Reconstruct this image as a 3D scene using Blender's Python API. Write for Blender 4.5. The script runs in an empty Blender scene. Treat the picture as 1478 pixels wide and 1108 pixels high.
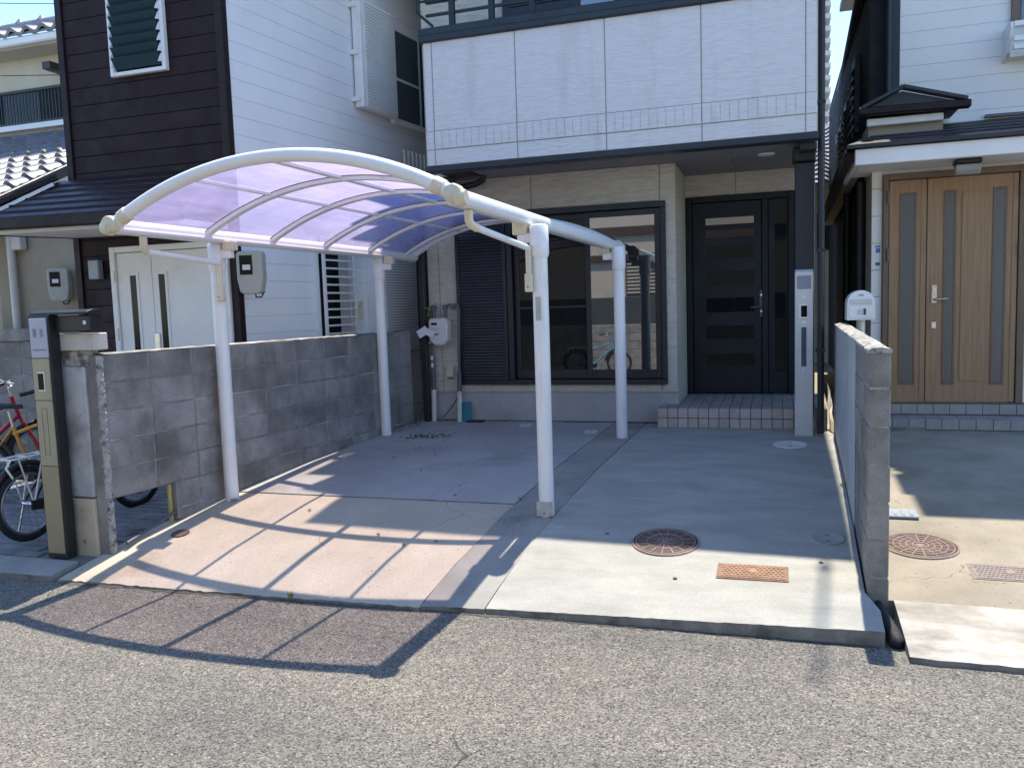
import bpy, math, random
from mathutils import Vector, Matrix
random.seed(7)
PI = math.pi
S = bpy.context.scene
COL = S.collection

# ------------------------------------------------------------------ camera, sky, sun, exposure
cam = bpy.data.cameras.new('camera'); co = bpy.data.objects.new('camera', cam); COL.objects.link(co)
YAW, PITCH, ROLL = 0.313140369, 0.0937815931, 0.0325554501
def cam_axes():
    cy, sy, cp, sp = math.cos(YAW), math.sin(YAW), math.cos(PITCH), math.sin(PITCH)
    f = Vector((-sy*cp, cy*cp, -sp)); r = Vector((cy, sy, 0)); d = f.cross(r)
    cr, sr = math.cos(ROLL), math.sin(ROLL)
    return r*cr + d*sr, d*cr - r*sr, f
_r, _d, _f = cam_axes()
m = Matrix((_r, -_d, -_f)).transposed().to_4x4(); m.translation = (0, 0, 1.70)
co.matrix_world = m
cam.sensor_width = 36; cam.lens = 1185/1478*36; cam.clip_start = 0.05; cam.clip_end = 2000
S.camera = co
SUN_EL, SUN_AZ = math.radians(67.5), math.radians(4.5)
w = bpy.data.worlds.new('World'); S.world = w; w.use_nodes = True
nt = w.node_tree; nt.nodes.clear()
sky = nt.nodes.new('ShaderNodeTexSky'); sky.sky_type = 'NISHITA'; sky.sun_disc = False
sky.sun_elevation = SUN_EL; sky.sun_rotation = SUN_AZ; sky.air_density = 1.0; sky.dust_density = 0.1; sky.ozone_density = 5.0
bg = nt.nodes.new('ShaderNodeBackground'); bg.inputs['Strength'].default_value = 0.15
out = nt.nodes.new('ShaderNodeOutputWorld')
nt.links.new(sky.outputs[0], bg.inputs[0]); nt.links.new(bg.outputs[0], out.inputs[0])
sl = bpy.data.lights.new('sun', 'SUN'); sl.energy = 3.3; sl.angle = math.radians(0.53); sl.color = (1, 0.915, 0.77)
so = bpy.data.objects.new('sun', sl); COL.objects.link(so)
sv = Vector((math.sin(SUN_AZ)*math.cos(SUN_EL), math.cos(SUN_AZ)*math.cos(SUN_EL), math.sin(SUN_EL)))
so.rotation_euler = sv.to_track_quat('Z', 'Y').to_euler(); so.location = sv*50
S.view_settings.view_transform = 'Standard'; S.view_settings.look = 'None'
S.view_settings.exposure = 1.32; S.view_settings.gamma = 1.0

# ------------------------------------------------------------------ materials
MATS = {}
def _nodes(name):
    mt = bpy.data.materials.new(name); mt.use_nodes = True; n = mt.node_tree
    b = n.nodes['Principled BSDF']; return mt, n, b
def srgb(r, g, b):
    return tuple(((c/255)/12.92 if c <= 10 else ((c/255+.055)/1.055)**2.4) for c in (r, g, b))
def mix_col(n, fac, a, b, mode='MIX'):
    x = n.nodes.new('ShaderNodeMix'); x.data_type = 'RGBA'; x.blend_type = mode
    for i, v in ((0, fac), (6, a), (7, b)):
        if hasattr(v, 'node'): n.links.new(v, x.inputs[i])
        elif i == 0: x.inputs[0].default_value = v
        else: x.inputs[i].default_value = (*v[:3], 1)
    return x.outputs[2]
def coords(n, stretch=(1, 1, 1), space='pos', rot=0):
    mp = n.nodes.new('ShaderNodeMapping'); mp.inputs['Scale'].default_value = stretch; mp.inputs['Rotation'].default_value = (0, 0, rot)
    if space == 'pos':
        g = n.nodes.new('ShaderNodeNewGeometry'); n.links.new(g.outputs['Position'], mp.inputs[0])
    else:
        g = n.nodes.new('ShaderNodeTexCoord'); n.links.new(g.outputs['Object'], mp.inputs[0])
    return mp.outputs[0]
def noise(n, vec, scale, detail=5, rough=.6, lo=.35, hi=.65):
    t = n.nodes.new('ShaderNodeTexNoise'); t.inputs['Scale'].default_value = scale
    t.inputs['Detail'].default_value = detail; t.inputs['Roughness'].default_value = rough
    n.links.new(vec, t.inputs['Vector'])
    r = n.nodes.new('ShaderNodeMapRange'); r.inputs[1].default_value = lo; r.inputs[2].default_value = hi
    n.links.new(t.outputs[0], r.inputs[0]); return r.outputs[0]
def mat(name, col, rough=.6, var=.12, scale=4, col2=None, stain=None, stain_scale=1.2, stain_lo=.52, stain_hi=.7, stain_str=(1, 1, 1),
        crack=0, bump=0, bscale=80, bstretch=(1, 1, 1), metal=0, spec=.5, stretch=(1, 1, 1), rnd=0, fine=0, finescale=150, bdist=.004, coat=0):
    if name in MATS: return MATS[name]
    mt, n, b = _nodes(name)
    v = coords(n, stretch)
    c2 = col2 or tuple(min(1, c*(1+var)) for c in col); c1 = col if col2 else tuple(c*(1-var) for c in col)
    c = mix_col(n, noise(n, v, scale), c1, c2)
    if fine:
        c = mix_col(n, noise(n, v, finescale, 3, .7, .3, .7), c, mix_col(n, 1.0, c, (1-fine,)*3, 'MULTIPLY'))
    if stain:
        vs = coords(n, stain_str)
        fac = noise(n, vs, stain_scale, 8, .65, stain_lo, stain_hi)
        c = mix_col(n, fac, c, stain)
    if crack:
        cv = coords(n); dn = n.nodes.new('ShaderNodeTexNoise'); dn.inputs['Scale'].default_value = 3.0; dn.inputs['Detail'].default_value = 7; n.links.new(cv, dn.inputs['Vector'])
        cr = n.nodes.new('ShaderNodeTexVoronoi'); cr.feature = 'DISTANCE_TO_EDGE'; cr.inputs['Scale'].default_value = crack; n.links.new(mix_col(n, .25, cv, dn.outputs['Color']), cr.inputs['Vector'])
        ck = n.nodes.new('ShaderNodeMapRange'); ck.inputs[2].default_value = .003*crack; ck.inputs[3].default_value = 1; ck.inputs[4].default_value = 0; n.links.new(cr.outputs['Distance'], ck.inputs[0])
        mm = n.nodes.new('ShaderNodeMath'); mm.operation = 'MULTIPLY'; n.links.new(ck.outputs[0], mm.inputs[0]); n.links.new(noise(n, cv, 1.1, 3, .5, .5, .6), mm.inputs[1])
        c = mix_col(n, mm.outputs[0], c, mix_col(n, 1.0, c, (.35, .33, .31), 'MULTIPLY'))
        c = mix_col(n, noise(n, cv, 38, 2, .5, .69, .72), c, mix_col(n, 1.0, c, (.62, .60, .57), 'MULTIPLY'))
    if rnd:
        oi = n.nodes.new('ShaderNodeObjectInfo'); r = n.nodes.new('ShaderNodeMapRange')
        r.inputs[3].default_value = 1-rnd; r.inputs[4].default_value = 1+rnd*.6
        n.links.new(oi.outputs['Random'], r.inputs[0])
        h = n.nodes.new('ShaderNodeHueSaturation'); n.links.new(r.outputs[0], h.inputs['Value']); n.links.new(c, h.inputs['Color']); c = h.outputs[0]
    n.links.new(c, b.inputs['Base Color'])
    b.inputs['Metallic'].default_value = metal; b.inputs['Specular IOR Level'].default_value = spec
    rr = noise(n, v, scale*2.3, 4)
    mr = n.nodes.new('ShaderNodeMapRange'); mr.inputs[3].default_value = max(.02, rough*.85); mr.inputs[4].default_value = min(1, rough*1.12)
    n.links.new(rr, mr.inputs[0]); n.links.new(mr.outputs[0], b.inputs['Roughness'])
    if coat: b.inputs['Coat Weight'].default_value = coat
    if bump:
        bv = coords(n, bstretch)
        t = n.nodes.new('ShaderNodeTexNoise'); t.inputs['Scale'].default_value = bscale; t.inputs['Detail'].default_value = 5; t.inputs['Roughness'].default_value = .65
        n.links.new(bv, t.inputs['Vector'])
        bp = n.nodes.new('ShaderNodeBump'); bp.inputs['Strength'].default_value = bump; bp.inputs['Distance'].default_value = bdist
        n.links.new(t.outputs[0], bp.inputs['Height']); n.links.new(bp.outputs[0], b.inputs['Normal'])
    MATS[name] = mt; return mt

def asphalt():
    mt, n, b = _nodes('asphalt')
    v = coords(n)
    vo = n.nodes.new('ShaderNodeTexVoronoi'); vo.inputs['Scale'].default_value = 135; n.links.new(v, vo.inputs['Vector'])
    sep = n.nodes.new('ShaderNodeSeparateColor'); n.links.new(vo.outputs['Color'], sep.inputs[0])
    rp = n.nodes.new('ShaderNodeValToRGB'); e = rp.color_ramp.elements
    e[0].position = 0; e[0].color = (.035, .034, .033, 1); e[1].position = 1; e[1].color = (.44, .415, .37, 1)
    for p, c in ((.14, (.09, .086, .080, 1)), (.5, (.182, .173, .157, 1)), (.86, (.245, .233, .208, 1)), (.965, (.32, .303, .268, 1))):
        x = e.new(p); x.color = c
    n.links.new(sep.outputs[0], rp.inputs[0])
    c = mix_col(n, noise(n, v, 300, 3, .7, .3, .7), rp.outputs[0], (.10, .097, .09), 'MIX')
    nn = n.nodes.new('ShaderNodeMath'); nn.operation = 'MULTIPLY'; nn.inputs[1].default_value = .55
    c = mix_col(n, .72, c, rp.outputs[0])
    big = noise(n, v, .8, 6, .6, .3, .7)
    c = mix_col(n, big, mix_col(n, 1.0, c, (.80, .80, .81), 'MULTIPLY'), mix_col(n, 1.0, c, (1.12, 1.10, 1.04), 'MULTIPLY'))
    c = mix_col(n, noise(n, coords(n, (.12, 1.3, 1)), 1.6, 5, .6, .35, .65), mix_col(n, 1.0, c, (.88, .88, .89), 'MULTIPLY'), mix_col(n, 1.0, c, (1.06, 1.05, 1.03), 'MULTIPLY'))
    c = mix_col(n, noise(n, v, 14, 5, .6, .3, .7), mix_col(n, 1.0, c, (.86, .86, .87), 'MULTIPLY'), mix_col(n, 1.0, c, (1.1, 1.09, 1.06), 'MULTIPLY'))
    # dark patched spots and cracks
    c = mix_col(n, noise(n, coords(n, (1, 1.6, 1)), 2.6, 8, .7, .62, .74), c, mix_col(n, 1.0, c, (.6, .6, .62), 'MULTIPLY'))
    dn = n.nodes.new('ShaderNodeTexNoise'); dn.inputs['Scale'].default_value = 2.2; dn.inputs['Detail'].default_value = 6; n.links.new(v, dn.inputs['Vector'])
    vv = mix_col(n, .22, v, dn.outputs['Color'])
    cr = n.nodes.new('ShaderNodeTexVoronoi'); cr.feature = 'DISTANCE_TO_EDGE'; cr.inputs['Scale'].default_value = .8; n.links.new(vv, cr.inputs['Vector'])
    ck = n.nodes.new('ShaderNodeMapRange'); ck.inputs[1].default_value = .0; ck.inputs[2].default_value = .0035; ck.inputs[3].default_value = 1; ck.inputs[4].default_value = 0
    n.links.new(cr.outputs['Distance'], ck.inputs[0])
    mm = n.nodes.new('ShaderNodeMath'); mm.operation = 'MULTIPLY'; n.links.new(ck.outputs[0], mm.inputs[0])
    n.links.new(noise(n, v, .9, 3, .5, .5, .62), mm.inputs[1])
    c = mix_col(n, mm.outputs[0], c, (.035, .034, .033))
    n.links.new(c, b.inputs['Base Color']); b.inputs['Roughness'].default_value = .88; b.inputs['Specular IOR Level'].default_value = .35
    bp = n.nodes.new('ShaderNodeBump'); bp.inputs['Strength'].default_value = .9; bp.inputs['Distance'].default_value = .005
    n.links.new(vo.outputs['Distance'], bp.inputs['Height']); bp.invert = True; n.links.new(bp.outputs[0], b.inputs['Normal'])
    MATS['asphalt'] = mt; return mt
asphalt()

mat('concrete_new', col=(.335, .328, .29), rough=.85, scale=3.2, col2=(.42, .412, .368), stretch=(.7, 1.5, 1), stain=(.23, .228, .212), stain_scale=2.1, stain_lo=.50, stain_hi=.8, stain_str=(.5, 1.9, 1), fine=.26, finescale=110, bump=.35, bscale=120)
mat('concrete_old', crack=.9, col=(.47, .41, .32), rough=.9, scale=1.5, col2=(.55, .485, .39), stain=(.30, .205, .13), stain_scale=1.5, stain_lo=.58, stain_hi=.80, stain_str=(.7, 1.3, 1), fine=.30, finescale=105, bump=.45, bscale=110)
mat('concrete_back', crack=.8, col=(.33, .32, .305), rough=.88, scale=1.1, col2=(.43, .42, .40), stain=(.22, .21, .20), stain_scale=.9, stain_lo=.56, stain_hi=.74, fine=.14, finescale=190, bump=.3, bscale=130)
mat('concrete_band', crack=1.6, col=(.27, .26, .235), rough=.9, scale=2.5, col2=(.36, .345, .315), stain=(.15, .14, .125), stain_scale=2.1, stain_lo=.54, stain_hi=.72, fine=.2, bump=.4, bscale=130)
mat('concrete_yard', crack=.9, col=(.27, .235, .18), rough=.9, scale=1.7, col2=(.38, .335, .26), stain=(.18, .155, .12), stain_scale=1.0, stain_lo=.52, stain_hi=.72, fine=.25, finescale=140, bump=.4, bscale=110)
mat('concrete_white', (.34, .31, .26), .88, scale=2.2, col2=(.58, .555, .51), stain=(.22, .195, .16), stain_scale=1.7, stain_lo=.40, stain_hi=.62, stain_str=(1, 2.2, 1), fine=.15, bump=.5, bscale=60)
mat('shaded_grimy_edge', (.17, .165, .15), .92, scale=6, col2=(.27, .26, .24), stain=(.07, .07, .06), stain_scale=5, stain_lo=.5, stain_hi=.68, bump=.6, bscale=70)  # slab sides: grime, plus shade of the face turned from the sun, as colour
mat('block', (.22, .212, .20), .92, scale=3.2, col2=(.42, .405, .38), stain=(.12, .115, .107), stain_scale=2.6, stain_lo=.46, stain_hi=.78, stain_str=(1, 1, .5), rnd=.18, fine=.42, finescale=130, bump=.7, bscale=170)
mat('block_right', (.24, .232, .215), .92, scale=3.4, col2=(.40, .385, .36), stain=(.125, .12, .11), stain_scale=3.1, stain_lo=.5, stain_hi=.74, stain_str=(1, 1, .7), rnd=.1, fine=.42, finescale=130, bump=.8, bscale=130, bdist=.006)
mat('mortar', (.28, .275, .26), .95, scale=5, col2=(.50, .49, .47), stain=(.19, .185, .175), stain_scale=2.2, stain_lo=.40, stain_hi=.56, bump=.6, bscale=120)
mat('render_coat', (.46, .47, .47), .8, scale=2.5, col2=(.56, .57, .57), stain=(.40, .405, .40), stain_scale=2, bump=.3, bscale=45)
mat('pillar_render', (.40, .40, .405), .8, scale=3, col2=(.55, .555, .56), stain=(.27, .265, .25), stain_scale=3.5, stain_lo=.5, stain_hi=.68, bump=.4, bscale=60)
mat('pillar_cap', (.50, .475, .42), .8, scale=4, col2=(.62, .595, .53), stain=(.30, .27, .20), stain_scale=4, stain_lo=.58, stain_hi=.72, bump=.3)
mat('pillar_beige', (.45, .39, .28), .8, scale=5, col2=(.54, .47, .35), stain=(.30, .26, .19), stain_scale=4, stain_lo=.56, stain_hi=.72, bump=.3)
mat('crumble', (.30, .29, .265), .95, scale=20, col2=(.50, .485, .45), stain=(.13, .125, .11), stain_scale=18, stain_lo=.5, stain_hi=.6, bump=1, bscale=60, bdist=.01)
mat('paver', (.20, .195, .20), .85, scale=6, col2=(.28, .275, .28), rnd=.2, fine=.2, bump=.4, bscale=120)
mat('sand', (.16, .155, .15), .95, bump=.4)
mat('soil', (.19, .165, .13), .95, scale=5, bump=.7, bscale=50)
mat('ground', (.20, .19, .17), .95, bump=.4)
# carport
mat('aluminium_white', (.82, .815, .80), .36, scale=3, var=.03, stain=(.60, .555, .48), stain_scale=5, stain_lo=.58, stain_hi=.85, stain_str=(2.5, 2.5, .35), spec=.5)
mat('plastic_cream', (.68, .61, .45), .45, var=.06, stain=(.5, .42, .27), stain_scale=6, stain_lo=.6, stain_hi=.8)
mat('post_dirty', (.50, .48, .44), .6, scale=12, var=.15, stain=(.22, .15, .09), stain_scale=14, stain_lo=.52, stain_hi=.68)
mat('rubber_grey', (.10, .10, .10), .7)
mat('sticker', (.42, .42, .42), .5, scale=90, var=.2)
def panel_mat():
    mt, n, b = _nodes('violet_polycarbonate'); n.nodes.remove(b)
    o = n.nodes['Material Output']
    v = coords(n)
    tr = n.nodes.new('ShaderNodeBsdfTransparent'); n.links.new(mix_col(n, noise(n, v, 1.5), (.985, .93, .95), (.995, .945, .96)), tr.inputs[0])
    tl = n.nodes.new('ShaderNodeBsdfTranslucent'); n.links.new(mix_col(n, noise(n, v, 2.5, 6), (.40, .37, .62), (.485, .45, .70)), tl.inputs[0])
    df = n.nodes.new('ShaderNodeBsdfDiffuse'); df.inputs[0].default_value = (.5, .47, .62, 1)
    m1 = n.nodes.new('ShaderNodeMixShader'); m1.inputs[0].default_value = .1; n.links.new(tl.outputs[0], m1.inputs[1]); n.links.new(df.outputs[0], m1.inputs[2])
    m2 = n.nodes.new('ShaderNodeMixShader')
    # scatter grows with the slant path through the sheet: 1 - exp(-tau / cos)
    mr = n.nodes.new('ShaderNodeMapRange'); mr.inputs[3].default_value = -.085; mr.inputs[4].default_value = -.165
    n.links.new(noise(n, coords(n, (1, .4, 1)), 6, 9, .7, .3, .7), mr.inputs[0])
    lw = n.nodes.new('ShaderNodeLayerWeight'); lw.inputs[0].default_value = .5
    def mth(op, a, b=None):
        x = n.nodes.new('ShaderNodeMath'); x.operation = op
        for k, q in enumerate((a, b)):
            if q is None: continue
            if hasattr(q, 'node'): n.links.new(q, x.inputs[k])
            else: x.inputs[k].default_value = q
        return x.outputs[0]
    cs = mth('MAXIMUM', mth('SUBTRACT', 1.0, lw.outputs['Facing']), .06)
    f_ = mth('SUBTRACT', 1.0, mth('EXPONENT', mth('DIVIDE', mr.outputs[0], cs)))
    n.links.new(f_, m2.inputs[0])
    n.links.new(tr.outputs[0], m2.inputs[1]); n.links.new(m1.outputs[0], m2.inputs[2])
    gl = n.nodes.new('ShaderNodeBsdfGlossy'); gl.inputs['Roughness'].default_value = .12
    m3 = n.nodes.new('ShaderNodeMixShader'); m3.inputs[0].default_value = .025; n.links.new(m2.outputs[0], m3.inputs[1]); n.links.new(gl.outputs[0], m3.inputs[2])
    n.links.new(m3.outputs[0], o.inputs[0]); MATS['panel'] = mt
panel_mat()
def glass(name, base, fac, rough=.015, wav=0, ior=1.5):
    mt, n, b = _nodes(name); n.nodes.remove(b); o = n.nodes['Material Output']
    d = n.nodes.new('ShaderNodeBsdfDiffuse'); d.inputs[0].default_value = (*base, 1)
    g = n.nodes.new('ShaderNodeBsdfGlossy'); g.inputs['Roughness'].default_value = rough; g.inputs[0].default_value = (.95, .97, 1, 1)
    lw = n.nodes.new('ShaderNodeFresnel'); lw.inputs[0].default_value = ior
    ad = n.nodes.new('ShaderNodeMath'); ad.operation = 'MULTIPLY_ADD'; ad.inputs[1].default_value = 1 - fac; ad.inputs[2].default_value = fac; ad.use_clamp = True
    n.links.new(lw.outputs[0], ad.inputs[0])
    mx = n.nodes.new('ShaderNodeMixShader'); n.links.new(ad.outputs[0], mx.inputs[0]); n.links.new(d.outputs[0], mx.inputs[1]); n.links.new(g.outputs[0], mx.inputs[2])
    if wav:
        t = n.nodes.new('ShaderNodeTexNoise'); t.inputs['Scale'].default_value = wav; n.links.new(coords(n), t.inputs['Vector'])
        bp = n.nodes.new('ShaderNodeBump'); bp.inputs['Strength'].default_value = .5; bp.inputs['Distance'].default_value = .003
        n.links.new(t.outputs[0], bp.inputs['Height']); n.links.new(bp.outputs[0], g.inputs['Normal'])
    n.links.new(mx.outputs[0], o.inputs[0]); MATS[name] = mt
glass('glass_window', (.010, .012, .014), .20)
glass('glass_upper', (.01, .012, .014), .08)
glass('glass_dim', (.010, .012, .013), .0, ior=1.28)
glass('glass_door', (.006, .008, .010), .0, ior=1.22)
glass('glass_louvre', (.028, .06, .075), .0, .25, ior=1.2)
glass('glass_teal', (.025, .05, .062), .10, .1)
glass('glass_screen', (.06, .085, .10), .03, .3)
glass('glass_frost', (.055, .065, .068), .04, .25, 90)
glass('glass_black', (.006, .006, .007), .0, .1, ior=1.25)
# houses
mat('siding_balcony', (.70, .695, .69), .75, scale=17, col2=(.765, .76, .75), stretch=(.5, 1, 2.4), stain=(.56, .535, .505), stain_scale=1.3, stain_lo=.54, stain_hi=.85, stain_str=(2.5, 1, .25), bump=1, bscale=17, bstretch=(.5, 1, 2.4), bdist=.02)
mat('siding_stone', (.53, .49, .41), .8, scale=16, stretch=(.45, 1, 2.2), col2=(.66, .62, .52), stain=(.49, .45, .37), stain_scale=1.6, stain_lo=.55, stain_hi=.8, bump=1, bscale=16, bstretch=(.45, 1, 2.2), bdist=.022)
mat('sealant', (.40, .32, .28), .7, var=.1)
mat('sealant_grey', (.36, .34, .31), .7, var=.1)
mat('foundation', (.36, .355, .34), .88, scale=2.2, col2=(.44, .435, .42), stain=(.25, .245, .235), stain_scale=1.4, stain_lo=.55, stain_hi=.78, bump=.2, bscale=90)
mat('trim_navy', (.018, .026, .034), .42, var=.15)
mat('trim_black', (.012, .016, .020), .45, var=.15)
mat('shutter_navy', (.022, .026, .036), .5, var=.12)
mat('frame_navy', (.010, .014, .021), .38, var=.12)
mat('door_navy', (.003, .010, .018), .42, spec=.35, scale=3, var=.2, bump=.12, bscale=60, bstretch=(4, 1, .3))
mat('soffit', (.26, .25, .255), .7, var=.06)
mat('steel', (.55, .54, .50), .3, metal=.9, var=.1)
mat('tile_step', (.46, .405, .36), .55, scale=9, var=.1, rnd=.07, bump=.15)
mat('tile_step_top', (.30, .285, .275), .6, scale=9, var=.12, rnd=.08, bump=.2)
mat('grout', (.13, .115, .105), .9, var=.15)
mat('brown_siding', (.018, .0065, .009), .6, spec=.25, scale=2.5, var=.18, stain=(.023, .0115, .0145), stain_scale=1.2, bump=.12, bscale=45, bstretch=(.25, .25, 3))
mat('brown_trim', (.017, .008, .009), .55, spec=.3, var=.15)
mat('brown_roof', (.022, .009, .013), .42, spec=.35, var=.15)
mat('white_siding', (.80, .80, .80), .6, scale=1.2, var=.04, stain=(.74, .735, .725), stain_scale=1.4, stain_lo=.55, stain_hi=.85, stain_str=(1, 1, .4), bump=.12, bscale=30, bstretch=(.3, .3, 3))
mat('white_paint', (.80, .80, .78), .45, var=.04, stain=(.62, .60, .56), stain_scale=3, stain_lo=.6, stain_hi=.85)
mat('door_white', (.80, .79, .75), .5, var=.04)
mat('cream_wall', (.56, .51, .40), .8, scale=3, var=.05, stain=(.48, .43, .34), stain_scale=1.2, bump=.3, bscale=80)
mat('beige_wall', (.33, .29, .22), .85, var=.06, bump=.3, bscale=90)
mat('cream_siding', (.80, .785, .74), .6, scale=1.4, var=.03, stain=(.76, .735, .67), stain_scale=1.1, stain_lo=.55, stain_hi=.85, bump=.1, bscale=30, bstretch=(.3, .3, 3))
mat('dark_siding', (.022, .022, .025), .8, spec=.2, var=.2, bump=.2, bscale=30, bstretch=(3, .3, .3))
mat('roof_tile', (.20, .20, .215), .42, scale=8, var=.15, rnd=.15)
mat('roof_slate', (.022, .024, .030), .42, var=.25)
mat('wood_door', (.29, .175, .088), .45, scale=5, col2=(.36, .225, .118), stretch=(9, 1, .5), stain=(.25, .145, .072), stain_scale=4, stain_str=(14, 1, .5), bump=.08, bscale=50, bstretch=(6, 1, .3))
mat('wood_frame', (.16, .11, .07), .5, scale=5, var=.12, stretch=(9, 1, .5))
mat('lamp_glass', (.30, .29, .27), .35, var=.1)
mat('meter_beige', (.42, .42, .37), .5, var=.05)
mat('meter_dark', (.10, .105, .10), .45, var=.1)
mat('meter_white', (.60, .61, .58), .45, var=.04)
mat('post_silver', (.60, .60, .585), .38, var=.03, metal=.15)
mat('display_grey', (.22, .25, .30), .25, var=.05)
mat('panel_blue', (.05, .07, .10), .25, var=.08)
mat('gold_panel', (.34, .315, .22), .42, scale=5, var=.05, metal=.25)
mat('gold_panel_low', (.30, .255, .17), .42, scale=5, var=.05, metal=.25)
mat('lavender_panel', (.42, .43, .52), .35, var=.05)
mat('black_plastic', (.012, .012, .013), .45, var=.15)
mat('rubber', (.014, .014, .016), .75, var=.2)
mat('chrome', (.65, .65, .66), .18, metal=1, var=.05)
mat('rim_grey', (.20, .20, .21), .35, metal=.7, var=.1)
mat('red_paint', (.30, .012, .022), .3, var=.1, coat=.5)
mat('yellow_paint', (.60, .27, .012), .3, var=.1, coat=.5)
mat('blue_paint', (.15, .42, .60), .3, var=.1, coat=.4)
mat('iron_brown', (.10, .062, .052), .7, scale=12, col2=(.16, .102, .082), stain=(.09, .06, .05), stain_scale=9, bump=.3)
mat('iron_rib', (.25, .175, .145), .6, scale=14, var=.2)
mat('iron_rust', (.19, .10, .065), .75, scale=25, col2=(.26, .14, .085), stain=(.14, .085, .06), stain_scale=12, bump=.3)
mat('iron_rust_light', (.33, .185, .105), .7, scale=25, var=.2)
mat('iron_grey', (.20, .18, .17), .65, scale=20, var=.2, bump=.4)
mat('lid_white', (.58, .57, .53), .7, var=.08)
mat('lid_grey', (.26, .29, .34), .6, scale=15, var=.15)
mat('teal_plastic', (.02, .17, .22), .5, var=.12)
mat('pipe_grey', (.10, .11, .125), .5, var=.12)
mat('pipe_white', (.62, .62, .56), .5, var=.06, stain=(.48, .45, .36), stain_scale=5)
mat('yellow_pipe', (.42, .34, .12), .6, var=.15)
mat('green_net', (.010, .030, .030), .6, var=.3, scale=8)
mat('leaf_dry', (.10, .06, .03), .8, rnd=.4)
mat('leaf_green', (.20, .24, .05), .6, rnd=.3)
mat('paper', (.72, .72, .73), .7, var=.05)
mat('beige_sheet', (.58, .50, .36), .7, var=.1)
mat('blue_mark', (.05, .20, .42), .5)
mat('grey_mark', (.22, .22, .24), .5)
mat('tower_white', (.55, .52, .48), .7, var=.05)
mat('tower_glass', (.14, .20, .30), .3, var=.2)
mat('wire', (.02, .02, .022), .6)
mat('opp_wall', (.62, .56, .46), .8, var=.05)
mat('opp_brown', (.09, .06, .045), .7, var=.1)
mat('opp_grey', (.07, .085, .085), .6, var=.1)
mat('opp_block', (.30, .28, .26), .9, scale=6, var=.25, bump=.4)

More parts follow.
